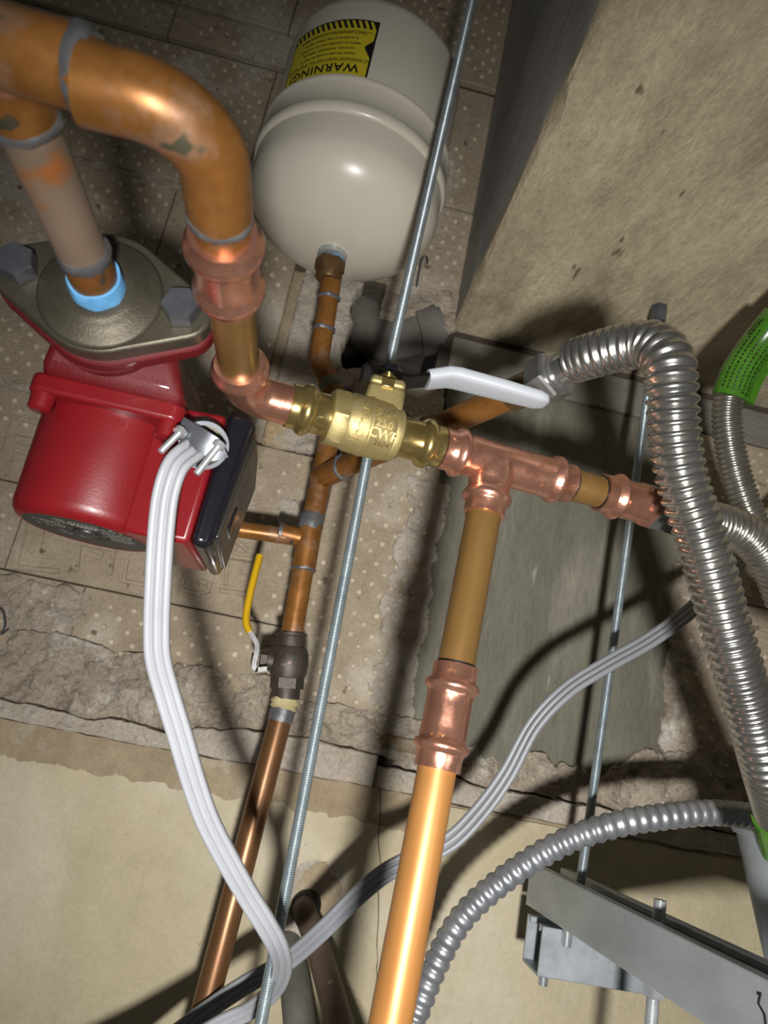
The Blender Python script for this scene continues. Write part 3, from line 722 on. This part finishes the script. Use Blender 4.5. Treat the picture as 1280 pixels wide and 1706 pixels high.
letters(lt, 'CWP', .0082, body_fn(LB*.68, -.10, .0187, R(-2)), -.0003, .0011, bold=.0002)
tag(lt.build('raised_lettering', M['brass_cast'], bv, smooth=False), kind='stuff')
lt2 = MB(); letters(lt2, '2604', .0048, body_fn(LB*.70, -.42, .01862, R(-2)), -.0001, .0002)
lt2.build('stamped_number', M['bronze'], bv, smooth=False)
# bonnet, stem nut, lever
SB = EP+ax*along(628); st_up = V((0.02, 0, 1)).normalized()
bo = MB()
for (z0, z1, w0, w1) in ((.010, .0265, .0125, .0115), (.0265, .033, .0115, .0105)):
    bo.hexa([SB+st_up*z0+V((sx*w0, sy*w0*.9, 0)) for sx, sy in ((-1, -1), (1, -1), (1, 1), (-1, 1))]+[SB+st_up*z1+V((sx*w1, sy*w1*.9, 0)) for sx, sy in ((-1, -1), (1, -1), (1, 1), (-1, 1))])
bo.build('bonnet', M['brass_cast'], bv, bevel=.0022)
MB().box(SB+V((-.0035, -.0125, .024)), SB+V((.0045, -.009, .0305))).build('stop_lug', M['brass'], bv, bevel=.0008)
MB().hexnut(SB+st_up*.0365, st_up, .013, .007).build('stem_nut', M['black'], bv)
MB().lathe(SB+st_up*.033, st_up, [(0, .006), (.004, .006)], 20).build('stem', M['brass'], bv)
LZv = SB.z+.0375
lev = [V((SB.x-.0165, SB.y, LZv-.012)), V((SB.x-.0165, SB.y, LZv-.001)), V((SB.x-.0145, SB.y, LZv)), V((SB.x+.013, SB.y, LZv-.001)), V((SB.x+.034, SB.y+.001, LZv+.0075)), V((SB.x+.045, SB.y+.001, LZv+.0085))]
MB().tube(lev, 1.0, profile=[(-.009, -.001), (.009, -.001), (.009, .001), (-.009, .001)], hint=V((-.15, 0, 1))).build('lever', M['lever'], bv, angle=25)
G0 = V((SB.x+.025, SB.y+.001, LZv+.0042)); gp = [G0, V((SB.x+.038, SB.y+.001, LZv+.0095)), V((SB.x+.044, SB.y+.001, LZv+.0102)), V((SB.x+.075, SB.y+.001, LZv+.0095)), V((SB.x+.098, SB.y+.001, LZv+.0088)), V((SB.x+.1035, SB.y+.001, LZv+.0086)), V((SB.x+.1062, SB.y+.001, LZv+.0085))]
gprof = []
for k in range(24):
    a = 2*math.pi*k/24; cx_, cy_ = math.cos(a), math.sin(a)
    gprof.append((0.0112*math.copysign(abs(cx_)**.5, cx_), .0044*math.copysign(abs(cy_)**.6, cy_)))
MB().tube(gp, [.93, 1.0, 1.0, .95, .86, .66, .2], profile=gprof, hint=V((0, 0, 1))).build('lever_grip', M['white'], bv, angle=60, label='white vinyl dipped lever grip')

# ------------------------------------------------------------------ tee, stub, adapter
s_t0 = s_v1+.0006; s_t1 = along(949); TL = s_t1-s_t0; TA = EP+ax*s_t0
te = thing('press_tee', TA, 'shiny copper press tee right of the brass valve', 'fitting')
half = [(0, .0112), (.0003, .0132), (.0075, .0133), (.0085, .0140), (.0105, .0157), (.0125, .0163), (.0145, .0156), (.0165, .0140), (.0185, .0137, .3), (.024, .0135)]
br_s = along(822)
tmb = MB().lathe(TA, ax, half+[(TL-q_[0],)+tuple(q_[1:]) for q_ in reversed(half)], 48)
DT = EP+ax*br_s; DB = PD(668, 1706, .398); down = (DB-PD(815, 885, .497)).normalized()
tmb.lathe(DT, down, [(.002, .0150), (.0118, .0150), (.015, .0139), (.019, .0134), (.0215, .0138), (.0235, .0154), (.0255, .0160), (.0275, .0154), (.029, .0137), (.030, .0132), (.0375, .0131), (.0378, .0112)], 44)
tmb.build('body', M['copper_new'], te, angle=50)
mk = MB(); 
def mark_on(mb, A, d, t, ang, r_, txt, sz, rot=0):
    d_, a_, b_ = frame_of(d); c0 = cam_angle(A, d)+ang; c, s = math.cos(rot), math.sin(rot)
    def fn(x, y, h):
        X = x*c-y*s; Y = x*s+y*c; th = c0+Y/r_
        return A+d_*(t+X)+(a_*math.cos(th)+b_*math.sin(th))*(r_+h)
    letters(mb, txt, sz, fn, -.0002, .00025)
mark_on(mk, TA, ax, .029, .35, .0135, 'PRN', .0032, R(90)); mark_on(mk, TA, ax, TL-.030, -.5, .0135, 'N', .004, R(20))
mark_on(mk, TA, ax, .004, -.6, .0133, 'N', .004, R(70)); mark_on(mk, TA, ax, TL-.026, .35, .0135, '3/4', .0032, R(90)); mark_on(mk, TA, ax, TL-.004, .1, .0133, 'N', .0038, R(80))
tag(mk.build('stamped_mark', M['copper_old'], te, smooth=False), kind='stuff')
s_s1 = along(1000)
tag(MB().tube([TA+ax*(TL-.015), EP+ax*(s_s1+.012)], PR, 28).build('copper_pipe', M['copper_tan'], None), 'short tan copper stub right of the press tee', 'pipe')
AA = EP+ax*s_s1; AL = along(1108)-s_s1
ad = thing('press_adapter', AA, 'shiny copper press male adapter beside the corrugated hose', 'fitting')
MB().lathe(AA, ax, half[:8]+[(.020, .0137), (AL*.60, .0137), (AL*.62, .0150, 1), (AL*.86, .0150, 1), (AL*.87, .0128), (AL, .0126)], 60).build('body', M['copper_new'], ad, angle=25)
mr = MB().lathe(TA+ax*(TL+.0006), ax, [(0, .01125), (.0002, .0116), (.0010, .0116), (.0012, .01125)], 28)
mr.lathe(AA-ax*.0012, ax, [(0, .01125), (.0002, .0116), (.0010, .0116), (.0012, .01125)], 28)
tag(mr.build('insertion_mark', M['print_black'], te), kind='stuff')
# ------------------------------------------------------------------ pipe dropping from the tee
D0 = DT+down*.032
def along_d(y):
    lo, hi = 0, .6
    for _ in range(40):
        md = (lo+hi)/2; p = DT+down*md-CAM_C
        if 853-CAM_F*p.dot(CU)/p.dot(CF) < y: lo = md
        else: hi = md
    return lo
s_c0 = along_d(1108); s_c1 = along_d(1282)
tag(MB().tube([DT+down*.024, DT+down*(s_c0+.02)], PR, 30).build('copper_pipe', M['copper_tan'], None), 'tan copper pipe dropping from the press tee to the lower coupling', 'pipe')
pc2 = thing('press_coupling', DT+down*s_c0, 'shiny copper press coupling low down on the vertical pipe before the concrete pier', 'fitting', 'copper press couplings')
MB().lathe(DT+down*s_c0, down, press_profile(s_c1-s_c0), 48).build('body', M['copper_new'], pc2, angle=50)
mk = MB()
mark_on(mk, DT+down*s_c0, down, .005, .15, .0133, 'PRN', .003, R(-90)); mark_on(mk, DT+down*s_c0, down, (s_c1-s_c0)*.70, .25, .0135, 'VEGA', .0034, R(-90))
mark_on(mk, DT+down*s_c0, down, (s_c1-s_c0)*.34, -.75, .0135, 'N', .004, R(-70))
tag(mk.build('stamped_mark', M['copper_old'], pc2, smooth=False), kind='stuff')
MB().lathe(DT+down*(s_c0-.0012), down, [(0, .01125), (.0002, .0116), (.0010, .0116), (.0012, .01125)], 28).build('insertion_mark', M['print_black'], pc2)
tag(MB().tube([DT+down*(s_c1-.02), DT+down*(s_c1+.50)], PR, 32).build('copper_pipe', M['copper_orange'], None), 'bright orange copper pipe running down below the lower press coupling', 'pipe')

# ------------------------------------------------------------------ circulator pump
PC = V((PXL, .427, PZL))
pump = thing('circulator_pump', V((PXL, .427, 1.573)), 'red circulator pump with oval grey flange and black terminal cover', 'pump')
BS = .0412
def hull(rc, rb, n=14, bx_=BS):
    pts = []
    a = math.asin((rc-rb)/bx_)        # outline of the big middle circle and two bolt ears
    for k in range(n+1): t = -math.pi/2+a+(math.pi-2*a)*k/n; pts.append((bx_+rb*math.cos(t), rb*math.sin(t)))
    for k in range(n+1): t = math.pi/2-a+(2*a)*k/n; pts.append((rc*math.cos(t), rc*math.sin(t)))
    for k in range(n+1): t = math.pi/2+a+(math.pi-2*a)*k/n; pts.append((-bx_+rb*math.cos(t), rb*math.sin(t)))
    for k in range(n+1): t = 3*math.pi/2-a+(2*a)*k/n; pts.append((rc*math.cos(t), rc*math.sin(t)))
    return pts
tilt = R(-1.5)
def ff(x, z, d): return V((PXL+x*math.cos(tilt)-z*math.sin(tilt), d, PZL+.002+x*math.sin(tilt)+z*math.cos(tilt)))
fl = MB().prism(hull(.034, .0145), ff, FY, FY+.011)
flo = fl.build('flange', M['flange'], pump, bevel=.0015)
MB().lathe((PXL, FY+.001, PZL), (0, -1, 0), [(0, .0310), (.0022, .0308), (.0036, .0292), (.0040, .0262), (.0062, .0235), (.0068, .0205), (.0078, .0185), (.0084, .0170), (.0086, .0125)], 56).build('hub', M['flange'], flo, angle=50)
for sx in (-1, 1):
    c = ff(sx*BS, 0, FY)
    b_ = MB().hexnut(c, (0, -1, 0), .0165, .0105, hint=V((.3*sx, 0, 1))).build('bolt', M['bolt'], pump, angle=25)
    MB().lathe(c+V((0, -.0100, 0)), (0, -1, 0), [(0, .0070), (.0008, .0066)], 24).build('bolt_head_mark', M['bolt'], b_)
    MB().hexnut(ff(sx*BS, 0, FY+.024), (0, 1, 0), .015, .008).build('nut', M['zinc'], pump, angle=25)
mk = MB(); letters(mk, '12', .006, lambda x, y, d: ff(x+.0255, y+.007, FY-d), 0, .0004); letters(mk, 'A5000', .0045, lambda x, y, d: ff(x-.005, y-.0225, FY-.0005-d), 0, .004)
tag(mk.build('cast_mark', M['flange'], flo, smooth=False), kind='stuff')
MB().prism(hull(.035, .0150), ff, FY+.0112, FY+.024).build('volute_flange', M['red_cast'], pump, bevel=.003)
vo = MB(); Y0, Y1 = FY+.020, .505
vo.lathe((PXL, Y0, PZL), (0, 1, 0), [(0, .034), (.012, .031), (.03, .030), (.10, .030), (.13, .034)], 48)
vo.build('volute_neck', M['red_cast'], pump)
MZ = 1.636
vb = MB(); vb.hexa([V((PXL-.032, .372, MZ+.006)), V((PXL+.048, .372, MZ+.006)), V((PXL+.048, .475, MZ+.006)), V((PXL-.032, .475, MZ+.006)),
        V((PXL-.026, .362, PZL)), V((PXL+.034, .362, PZL)), V((PXL+.034, .48, PZL)), V((PXL-.026, .48, PZL))])
vb.build('volute', M['red_cast'], pump, bevel=.007)
pl = MB(); 
pts = []
for sx, sy in ((1, -1), (1, 1), (-1, 1), (-1, -1)):
    for k in range(7):
        a0 = math.atan2(sy, sx)-math.pi/4+math.pi/2*k/6; pts.append((PXL+.006+sx*.034+.008*math.cos(a0), .425+sy*.040+.008*math.sin(a0)))
pl.prism(pts, lambda x, y, d: V((x, y, d)), MZ-.003, MZ+.008)
pl.build('motor_plate', M['red'], pump, bevel=.002)
for sx, sy in ((-1, -1), (1, -1), (-1, 1), (1, 1)):
    c = V((PXL+.006+sx*.034, .425+sy*.040, MZ-.012))
    lg = MB().lathe(c, (0, 0, 1), [(0, .0048), (.001, .0062), (.012, .0066)], 20).build('screw_lug', M['red'], pump)
MR = .0425; MBZ = 1.571; MC = V((PXL+.003, .427, 0))
MB().lathe(MC, (0, 0, -1), [(-MZ-.002, MR+.0005), (-MBZ-.008, MR), (-MBZ-.004, MR-.0012), (-MBZ-.0015, MR-.0035), (-MBZ, MR-.0065), (-MBZ-.001, MR-.0085), (-MBZ-.001, .001)], 72).build('motor_housing', M['red'], pump, angle=50)
npm = MB().lathe(MC+V((0, 0, MBZ+.0006)), (0, 0, -1), [(0, MR-.0068), (.0004, MR-.0072), (.0004, .0132), (-.0022, .0118), (-.0022, .0085), (.001, .0075), (.001, .0005)], 64)
npl = npm.build('nameplate', M['black_matt'], pump, angle=30, label='round black nameplate with white print')
pm = MB()                               # unreadable fine print: rows of short dashes
for (x0, x1, y0, y1, rows, fill) in ((-.026, -.011, -.017, -.004, 6, .7), (.012, .027, -.015, .004, 8, .8), (-.012, .024, -.0265, -.0215, 2, .85), (-.017, -.006, .004, .012, 3, .8), (-.004, .010, -.020, -.0165, 2, .8)):
    for rr_ in range(rows):
        y = y0+(y1-y0)*rr_/max(1, rows-1); x = x0
        while x < x1:
            l_ = random.uniform(.0008, .0024)
            if random.random() < fill and math.hypot(x, y) < MR-.010 and math.hypot(x, y) > .0135:
                z = MBZ+.00005; h = .0006 if rows > 2 else .0012
                pm.add([MC+V((x, y, z)), MC+V((x+l_, y, z)), MC+V((x+l_, y+h, z)), MC+V((x, y+h, z))], [(3, 2, 1, 0)])
            x += l_+.0006
tag(pm.build('fine_print', M['print_white'], npl, smooth=False, recalc=False), kind='stuff')
# terminal box on the right of the motor
TBX0, TBX1 = -.104, -.0655; TBY0, TBY1 = .390, .492; TBZ0, TBZ1 = 1.571, 1.648
MB().hexa([V((TBX0, TBY0+.004, TBZ0)), V((TBX1-.001, TBY0, TBZ0)), V((TBX1-.001, TBY1, TBZ0+.002)), V((TBX0, TBY1, TBZ0+.002)), V((TBX0, TBY0+.004, TBZ1)), V((TBX1+.001, TBY0, TBZ1)), V((TBX1+.001, TBY1, TBZ1)), V((TBX0, TBY1, TBZ1))]).build('terminal_box', M['red'], pump, bevel=.003)
CX1 = -.0475
cv = MB().hexa([V((TBX1, TBY0-.001, TBZ0)), V((CX1-.007, TBY0+.002, TBZ0)), V((CX1-.010, TBY1+.002, TBZ0+.001)), V((TBX1, TBY1+.002, TBZ0+.001)),
                V((TBX1+.002, TBY0-.001, TBZ1+.004)), V((CX1, TBY0+.003, TBZ1+.002)), V((CX1-.002, TBY1+.002, TBZ1)), V((TBX1+.002, TBY1+.002, TBZ1))]).build('terminal_cover', M['black'], pump, bevel=.004)
def cvf(y, z, d):                        # outer face of the cover
    tz_ = (z-TBZ0)/(TBZ1-TBZ0); ty = (y-TBY0)/(TBY1-TBY0)
    return V(((CX1-.0075)+tz_*.0075-ty*.0025+d, y, z))
def cvr(mb, y0, y1, z0, z1, d): return mb.add([cvf(y0, z0, d), cvf(y1, z0, d), cvf(y1, z1, d), cvf(y0, z1, d)], [(0, 1, 2, 3)])
fm = MB(); fm.prism([(TBY0+.008, TBZ0+.008), (TBY1-.006, TBZ0+.006), (TBY1-.002, TBZ1-.010), (TBY0+.05, TBZ1-.004), (TBY0+.012, TBZ1-.006)], lambda y, z, d: cvf(y, z, d), -.002, .0022)
fco = fm.build('cover_plate', M['cover'], cv, bevel=.001)
fm = MB(); fm.prism([(TBY0+.030, TBZ0+.018), (TBY0+.055, TBZ0+.018), (TBY0+.058, TBZ0+.034), (TBY0+.033, TBZ0+.034)], lambda y, z, d: cvf(y, z, d), .001, .0034)
fm.build('speed_switch', M['black'], cv, bevel=.001)
fm = MB()
for i in range(9):
    cvr(fm, TBY0+.016+.002*(i % 3), TBY0+.05+.006*((i*7) % 4), TBZ0+.0385+i*.0026, TBZ0+.0392+i*.0026, .0024)
tag(fm.build('embossed_print', M['bolt'], cv, smooth=False), kind='stuff')
# cable clamp
KC = PD(338, 738, .397)
kn = V((.28, -.80, -.45)).normalized()
clamp = MB().ring_solid(KC, kn, .0135, .0112, .007, 36).build('cable_clamp', M['bolt'], pump, angle=35)
MB().lathe(KC-kn*.010, kn, [(0, .0125), (.011, .0115)], 30).build('clamp_throat', M['flange'], clamp)  # darker metal: shading inside the ring is put into its colour
for (a, b) in (((368, 738), (327, 790)), ((304, 716), (268, 752))):
    A, B = PD(a[0], a[1], .382), PD(b[0], b[1], .372)
    d_ = (B-A).normalized(); L_ = (B-A).length
    pr = [(0, .003), (.0005, .0036), (.003, .0036), (.0032, .0018)]
    k_ = .0036
    while k_ < L_: pr += [(k_, .0019), (k_+.0005, .0016)]; k_ += .001
    MB().lathe(A, d_, pr, 16).build('clamp_screw', M['zinc'], clamp, angle=30)
sa = MB().tube([PD(300, 712, .385), PD(335, 733, .381), PD(362, 750, .383), PD(372, 745, .384)], 1.0, profile=[(-.006, -.001), (.006, -.001), (.006, .001), (-.006, .001)], hint=kn)
sa.build('clamp_saddle', M['bolt'], clamp, angle=30)

# ------------------------------------------------------------------ flexible corrugated connectors
def hose(pts, r_out, pitch, depth, seg=26, spiral=False, n=10):
    """corrugated tube: rings of ridges along a smooth path"""
    path, L = resample(catmull(pts, n), pitch/6)
    rr = []; s = 0
    for i, p in enumerate(path):
        if i: s += (p-path[i-1]).length
        t = (s/pitch) % 1.0
        rr.append(r_out-depth*(0.5-0.5*math.cos(2*math.pi*t))**1.6)
    return MB().tube(path, rr, seg)
N0 = W1; hs = [PD(962, 600, .505), PD(995, 590, .487), PD(1040, 578, .47), PD(1085, 575, .455), PD(1113, 600, .442), PD(1120, 650, .438), PD(1124, 720, .440), PD(1137, 800, .443), PD(1170, 900, .447), PD(1203, 1020, .452), PD(1240, 1150, .456), PD(1274, 1270, .468), PD(1300, 1370, .505), PD(1318, 1450, .525)]
bh = thing('corrugated_connector', N0, 'large bright stainless corrugated water connector arching over the right side', 'hose')
nd = (hs[0]-N0).normalized()
MB().lathe(N0-nd*.004, nd, [(0, .0165, 1), (.002, .0180, 1), (.018, .0180, 1), (.020, .0165, 1), (.0202, .0130), (.022, .0125)], 42).build('union_nut', M['chrome'], bh, angle=22)
MB().lathe(N0+nd*.012, nd, [(0, .0110), ((hs[0]-N0).length-.010, .0112)], 30).build('collar', M['chrome'], bh)
hose([hs[0]]+hs[1:], .0158, .0066, .0026, 30).build('hose', M['steel'], bh, angle=70)
MB().tube([PD(1297, 1360, .502), PD(1308, 1408, .514), PD(1317, 1448, .524)], .0172, 24).build('label_sleeve', M['green'], bh)

h2 = [AP+ax*.0, PD(1138, 862, .532), PD(1180, 868, .545), PD(1225, 880, .555), PD(1262, 908, .56), PD(1292, 952, .565), PD(1312, 1005, .57), PD(1350, 1070, .56), PD(1440, 1130, .50)]
b2 = thing('corrugated_connector', AP, 'dark stainless corrugated water connector leaving the press adapter to the right', 'hose')
MB().lathe(AP-ax*.010, ax, [(0, .0128), (.0005, .0152, 1), (.018, .0152, 1), (.019, .0125), (.032, .0115)], 42).build('union_nut', M['chrome'], b2, angle=22)
hose([AP+ax*.018]+h2[2:], .0158, .0060, .0026, 30).build('hose', M['steel_dark'], b2, angle=70)

h3 = [PD(1500, 380, .58), PD(1390, 440, .65), PD(1310, 520, .69), PD(1262, 575, .70), PD(1228, 625, .705), PD(1212, 680, .705), PD(1218, 750, .70), PD(1240, 830, .69), PD(1272, 900, .68), PD(1310, 950, .67), PD(1400, 1010, .63), PD(1520, 1050, .55)]
b3 = thing('corrugated_connector', h3[5], 'stainless corrugated water connector with green label sleeve at the right edge', 'hose')
hose(h3, .0142, .0050, .0021, 28).build('hose', M['steel_dark'], b3, angle=70)
gl = catmull([PD(1300, 528, .688), PD(1262, 575, .70), PD(1232, 620, .703), PD(1215, 662, .705)], 8)
gprof = [(1.0*math.cos(a)+(.45 if math.cos(a) < -.9 else 0)*-1, math.sin(a)) for a in [2*math.pi*k/28 for k in range(28)]]
glo = MB().tube(gl, .0165, profile=gprof, hint=-CF).build('label_sleeve', M['green'], b3, label='green printed label sleeve')
gt = MB()
def glf(u, an):                          # u along the sleeve, an round it
    k = u*(len(gl)-1); i = min(int(k), len(gl)-2); p = gl[i].lerp(gl[i+1], k-i); T = (gl[i+1]-gl[i]).normalized()
    d_, a_, b_ = frame_of(T, -CF); return p+(a_*math.cos(an)+b_*math.sin(an))*.0169
for row in range(7):
    an = -.9+row*.3; u = .1+.05*(row % 3)
    while u < .93:
        l_ = random.uniform(.015, .04)
        gt.add([glf(u, an), glf(u+l_, an), glf(u+l_, an+.09), glf(u, an+.09)], [(0, 1, 2, 3)]); u += l_+.018
for i in range(9):
    u = .12+i*.022; gt.add([glf(u, .95), glf(u+.010, .95), glf(u+.010, 1.25), glf(u, 1.25)], [(0, 1, 2, 3)])
tag(gt.build('sleeve_print', M['print_black'], glo, smooth=False), kind='stuff')
# flexible conduit in the lower right
cp = [PD(640, 1950, .56), PD(655, 1810, .58), PD(690, 1700, .60), PD(725, 1610, .61), PD(770, 1530, .615), PD(840, 1465, .62), PD(930, 1408, .62), PD(1020, 1375, .62), (PD(1110, 1360, .63)), PD(1190, 1354, .645), PD(1262, 1360, .665)]
tag(hose(cp, .0113, .0100, .0020, 24, n=12).build('flexible_conduit', M['conduit'], None, angle=60), 'ribbed galvanised flexible conduit arching over the steel strut', 'conduit')

# ------------------------------------------------------------------ threaded rods and strut
def rod(mb, A, B, r_=.0046, pitch=.0016, seg=12):
    A, B = V(A), V(B); d_ = (B-A).normalized(); L_ = (B-A).length; pr = []; t = 0
    while t < L_-pitch:
        pr += [(t, r_*.84), (t+pitch*.35, r_), (t+pitch*.65, r_)]; t += pitch
    return mb.lathe(A, d_, pr, seg)
ra, rb_ = PD(796, -40, .735), PD(428, 1740, .497)
mid = PD(611, 770, .605)
r1 = thing('threaded_rod', rb_, 'long zinc threaded rod hanging behind the brass valve across the whole picture', 'rod', 'zinc threaded rods')
rod(MB(), mid, ra+(ra-mid).normalized()*.35).build('rod', M['zinc_blue'], r1, angle=80); rod(MB(), mid, rb_+(rb_-mid).normalized()*.2).build('rod', M['zinc_blue'], r1, angle=80)
R2B = V((.311, .712, 1.350)); R2T = PZ(1100, 507, SZ+.004); R2M = PD(1010, 1160, .70)
r2 = thing('threaded_rod', R2T, 'thin zinc threaded rod hung from the concrete beam down to the steel strut', 'rod', 'zinc threaded rods')
rd = (R2B-R2T).normalized()
rod(MB(), R2T, R2B, .0046).build('rod', M['zinc_blue'], r2, angle=80)
MB().hexnut(R2T+rd*.002, rd, .017, .022).build('anchor_nut', M['bolt'], r2, angle=25)
SX0, SX1, SZ0, SZ1 = .2895, .3325, 1.352, 1.391
def strut(mb, A, B, upv, wd=.041, ht=.041, t=.0024, lip=.010):
    """C shaped strut, open side along upv"""
    d_, a_, b_ = frame_of(V(B)-V(A), upv); A = V(A); B = V(B)
    prof = [(-wd/2, ht), (-wd/2, 0), (wd/2, 0), (wd/2, ht), (wd/2-lip, ht), (wd/2-lip, ht-.006), (wd/2-lip+t, ht-.006), (wd/2-lip+t, ht-t), (wd/2-t, ht-t), (wd/2-t, t), (-wd/2+t, t), (-wd/2+t, ht-t), (-wd/2+lip-t, ht-t), (-wd/2+lip-t, ht-.006), (-wd/2+lip, ht-.006), (-wd/2+lip, ht)]
    rg = [[P_+b_*x+a_*y for x, y in prof] for P_ in (A, B)]
    n_ = len(prof); vs_ = rg[0]+rg[1]; fs_ = [(k, (k+1) % n_, n_+(k+1) % n_, n_+k) for k in range(n_)]
    mb.add(vs_, fs_)
    for o_ in (0, n_):
        q_ = [(0, 1, 10, 11), (1, 2, 9, 10), (2, 3, 8, 9), (3, 4, 7, 8), (4, 5, 6, 7), (0, 11, 12, 15), (12, 13, 14, 15)]
        mb.add([vs_[k+o_] for k in range(n_)], q_)
    return mb
ls = thing('strut_channel', (.311, .70, SZ0), 'long galvanised steel strut channel running from the wall towards the lower right corner', 'strut')
strut(MB(), (.311, .785, SZ0), (.311, .05, SZ0+.0305), V((0, 0, 1)), ht=.040, wd=.043).build('channel', M['galv'], ls, smooth=False, bevel=.0012)
mkp = [PX(1262, 1655, SX0-.0003), PX(1268, 1654, SX0-.0003), PX(1264, 1672, SX0-.0003), PX(1274, 1690, SX0-.0003), PX(1277, 1712, SX0-.0003)]
MB().tube(mkp, 1.0, profile=[(-.0007, -.0002), (.0007, -.0002), (.0007, .0002), (-.0007, .0002)], hint=V((1, 0, 0))).build('pen_mark', M['print_black'], ls)
s2 = thing('strut_channel', (.36, .735, 1.308), 'short galvanised strut channel under the far end of the long strut', 'strut')
SY = .735
strut(MB(), (.282, SY, SZ0-.0435), (.42, SY, SZ0-.0435), V((0, 0, 1)), ht=.0415, wd=.043).build('channel', M['galv'], s2, smooth=False, bevel=.001)
def bolt_set(name, label, p, z_top, z_bot, nut_z, par=None, rr_=.0048):
    t_ = thing(name, (p[0], p[1], z_bot), label, 'bolt', 'zinc strut bolts')
    rod(MB(), (p[0], p[1], z_bot), (p[0], p[1], z_top), rr_).build('rod', M['zinc'], t_, angle=80)
    if nut_z is not None:
        MB().hexnut((p[0], p[1], nut_z), (0, 0, 1), .0145, .010).build('nut', M['zinc'], t_, angle=25)
        MB().lathe((p[0], p[1], nut_z+.0101), (0, 0, 1), [(0, .011), (.0014, .011)], 24).build('washer', M['zinc'], t_)
    return t_
bp1 = PZ(909, 1600, SZ0-.0435)
bolt_set('strut_bolt', 'short zinc bolt and nut under the short strut channel', (bp1.x, bp1.y), SZ0-.030, SZ0-.0655, SZ0-.056)
bp2 = PZ(946, 1552, SZ0-.002)
bolt_set('strut_bolt', 'zinc bolt end showing below the long strut beside the short strut', (bp2.x, bp2.y), SZ0+.006, SZ0-.014, None)
bp3 = PX(1090, 1640, .311)
bolt_set('strut_bolt', 'zinc threaded rod with hex nut hanging below the long strut', (.311, bp3.y), SZ1+.024, SZ0-.30, SZ0-.0035)

# metal pail with a rolled rim at the right edge
BKC = PD(1420, 1426, .53); BKR = .0775
tr_ = thing('metal_pail', BKC, 'grey sheet metal pail with rolled rim at the right edge', 'pail')
BX_ = V((.035, .02, 1)).normalized()
MB().lathe(BKC, -BX_, [(0, BKR), (.09, BKR*.66), (.0905, BKR*.6), (.090, BKR*.58), (.0885, BKR*.64), (.001, BKR-.0016), (0, BKR)], 56, False).build('shell', M['galv'], tr_, angle=50)
MB().lathe(BKC-BX_*.0895, -BX_, [(0, BKR*.64), (.001, BKR*.62)], 56).build('bottom', M['galv'], tr_)
d_, a_, b_ = frame_of(BX_); rg_ = []
for k in range(64):
    th = 2*math.pi*k/64; o_ = a_*math.cos(th)+b_*math.sin(th); rg_.append([BKC+o_*(BKR+.0028*math.cos(q))+BX_*(.0028*math.sin(q)) for q in [2*math.pi*i/10 for i in range(10)]])
MB().rings(rg_, False, True).build('rim', M['galv'], tr_)

# ------------------------------------------------------------------ cables
def ribbed(wd, th, lobes=3):
    """outline of a flat cable with rounded cores side by side"""
    r_ = wd/lobes/2; pts = []
    for side in (1, -1):
        for i in range(lobes):
            c = (-wd/2+r_+2*r_*i)*side
            for k in range(7):
                a = math.pi*(.86-.72*k/6)
                pts.append((c+r_*1.02*math.cos(a)*1.0*side, side*th*math.sin(a)))
    return pts
c1 = [(338, 742, .392), (318, 752, .382), (293, 775, .374), (277, 820, .372), (269, 880, .372), (264, 960, .374), (261, 1040, .378), (263, 1095, .381), (277, 1150, .386), (300, 1225, .392), (322, 1300, .40), (345, 1365, .408), (378, 1430, .418), (412, 1490, .43), (443, 1540, .442), (464, 1580, .458), (470, 1615, .49), (455, 1650, .525), (418, 1682, .545), (370, 1705, .55), (310, 1740, .55), (200, 1800, .545), (60, 1870, .53)]
cb = MB().tube(catmull([PD(*p) for p in c1], 8), 1.0, profile=ribbed(.0140, .0028), hint=-CF)
tag(cb.build('cable', M['cable'], None, angle=50), 'white ribbed flat cable hanging from the pump clamp', 'cable')
c2 = [(1500, 700, .80), (1390, 780, .82), (1300, 870, .80), (1235, 935, .77), (1165, 1005, .70), (1090, 1062, .665), (1010, 1108, .645), (945, 1150, .635), (890, 1208, .63), (845, 1290, .625), (800, 1352, .62), (750, 1402, .615), (690, 1430, .612), (640, 1456, .61), (590, 1498, .61), (540, 1548, .61), (480, 1600, .61), (410, 1640, .605), (350, 1680, .60), (290, 1725, .60), (180, 1800, .60), (40, 1880, .58)]
tw = [PD(*p) for p in c2]; path = catmull(tw, 8); n = len(path)
# the flat side twists from edge-on at the right to face-on at the left
mbc = MB(); prof = ribbed(.0162, .0028); rings = []
for i, p in enumerate(path):
    T = (path[min(i+1, n-1)]-path[max(i-1, 0)]).normalized(); d_, a_, b_ = frame_of(T, -CF)
    tw_ = R(52)*(1-min(1, max(0, (i/n-.38)/.3))); a2 = a_*math.cos(tw_)+b_*math.sin(tw_); b2_ = T.cross(a2)
    rings.append([p+b2_*x+a2*y for x, y in prof])
mbc.rings(rings)
tag(mbc.build('cable', M['cable_grey'], None, angle=50), 'grey ribbed flat cable sweeping across from right to bottom left', 'cable')

# ------------------------------------------------------------------ service pipes at the bottom
q0, q1, q2 = PY(513, 1503, .845), PD(508, 1520, .735), PD(650, 2000, .49)
sv = thing('service_pipe', q1, 'brownish iron pipe leaving the patched plaster hole', 'pipe')
MB().tube(catmull([q0, q1, PD(530, 1580, .70), q2], 6), .0120, 24).build('pipe', M['pipe_rust'], sv)
MB().lathe(q0+V((0, .004, 0)), q1-q0, [(0, .013), (.002, .0155), (.022, .0155), (.026, .0125)], 26).build('rubber_seal', M['dark'], sv)
tag(MB().tube([PD(478, 1560, .76), PD(492, 1640, .70), PD(505, 1760, .64), PD(520, 1950, .57)], .0150, 24).build('service_pipe', M['pvc'], None), 'thicker dull grey pipe left of the brown iron pipe at the bottom', 'pipe')
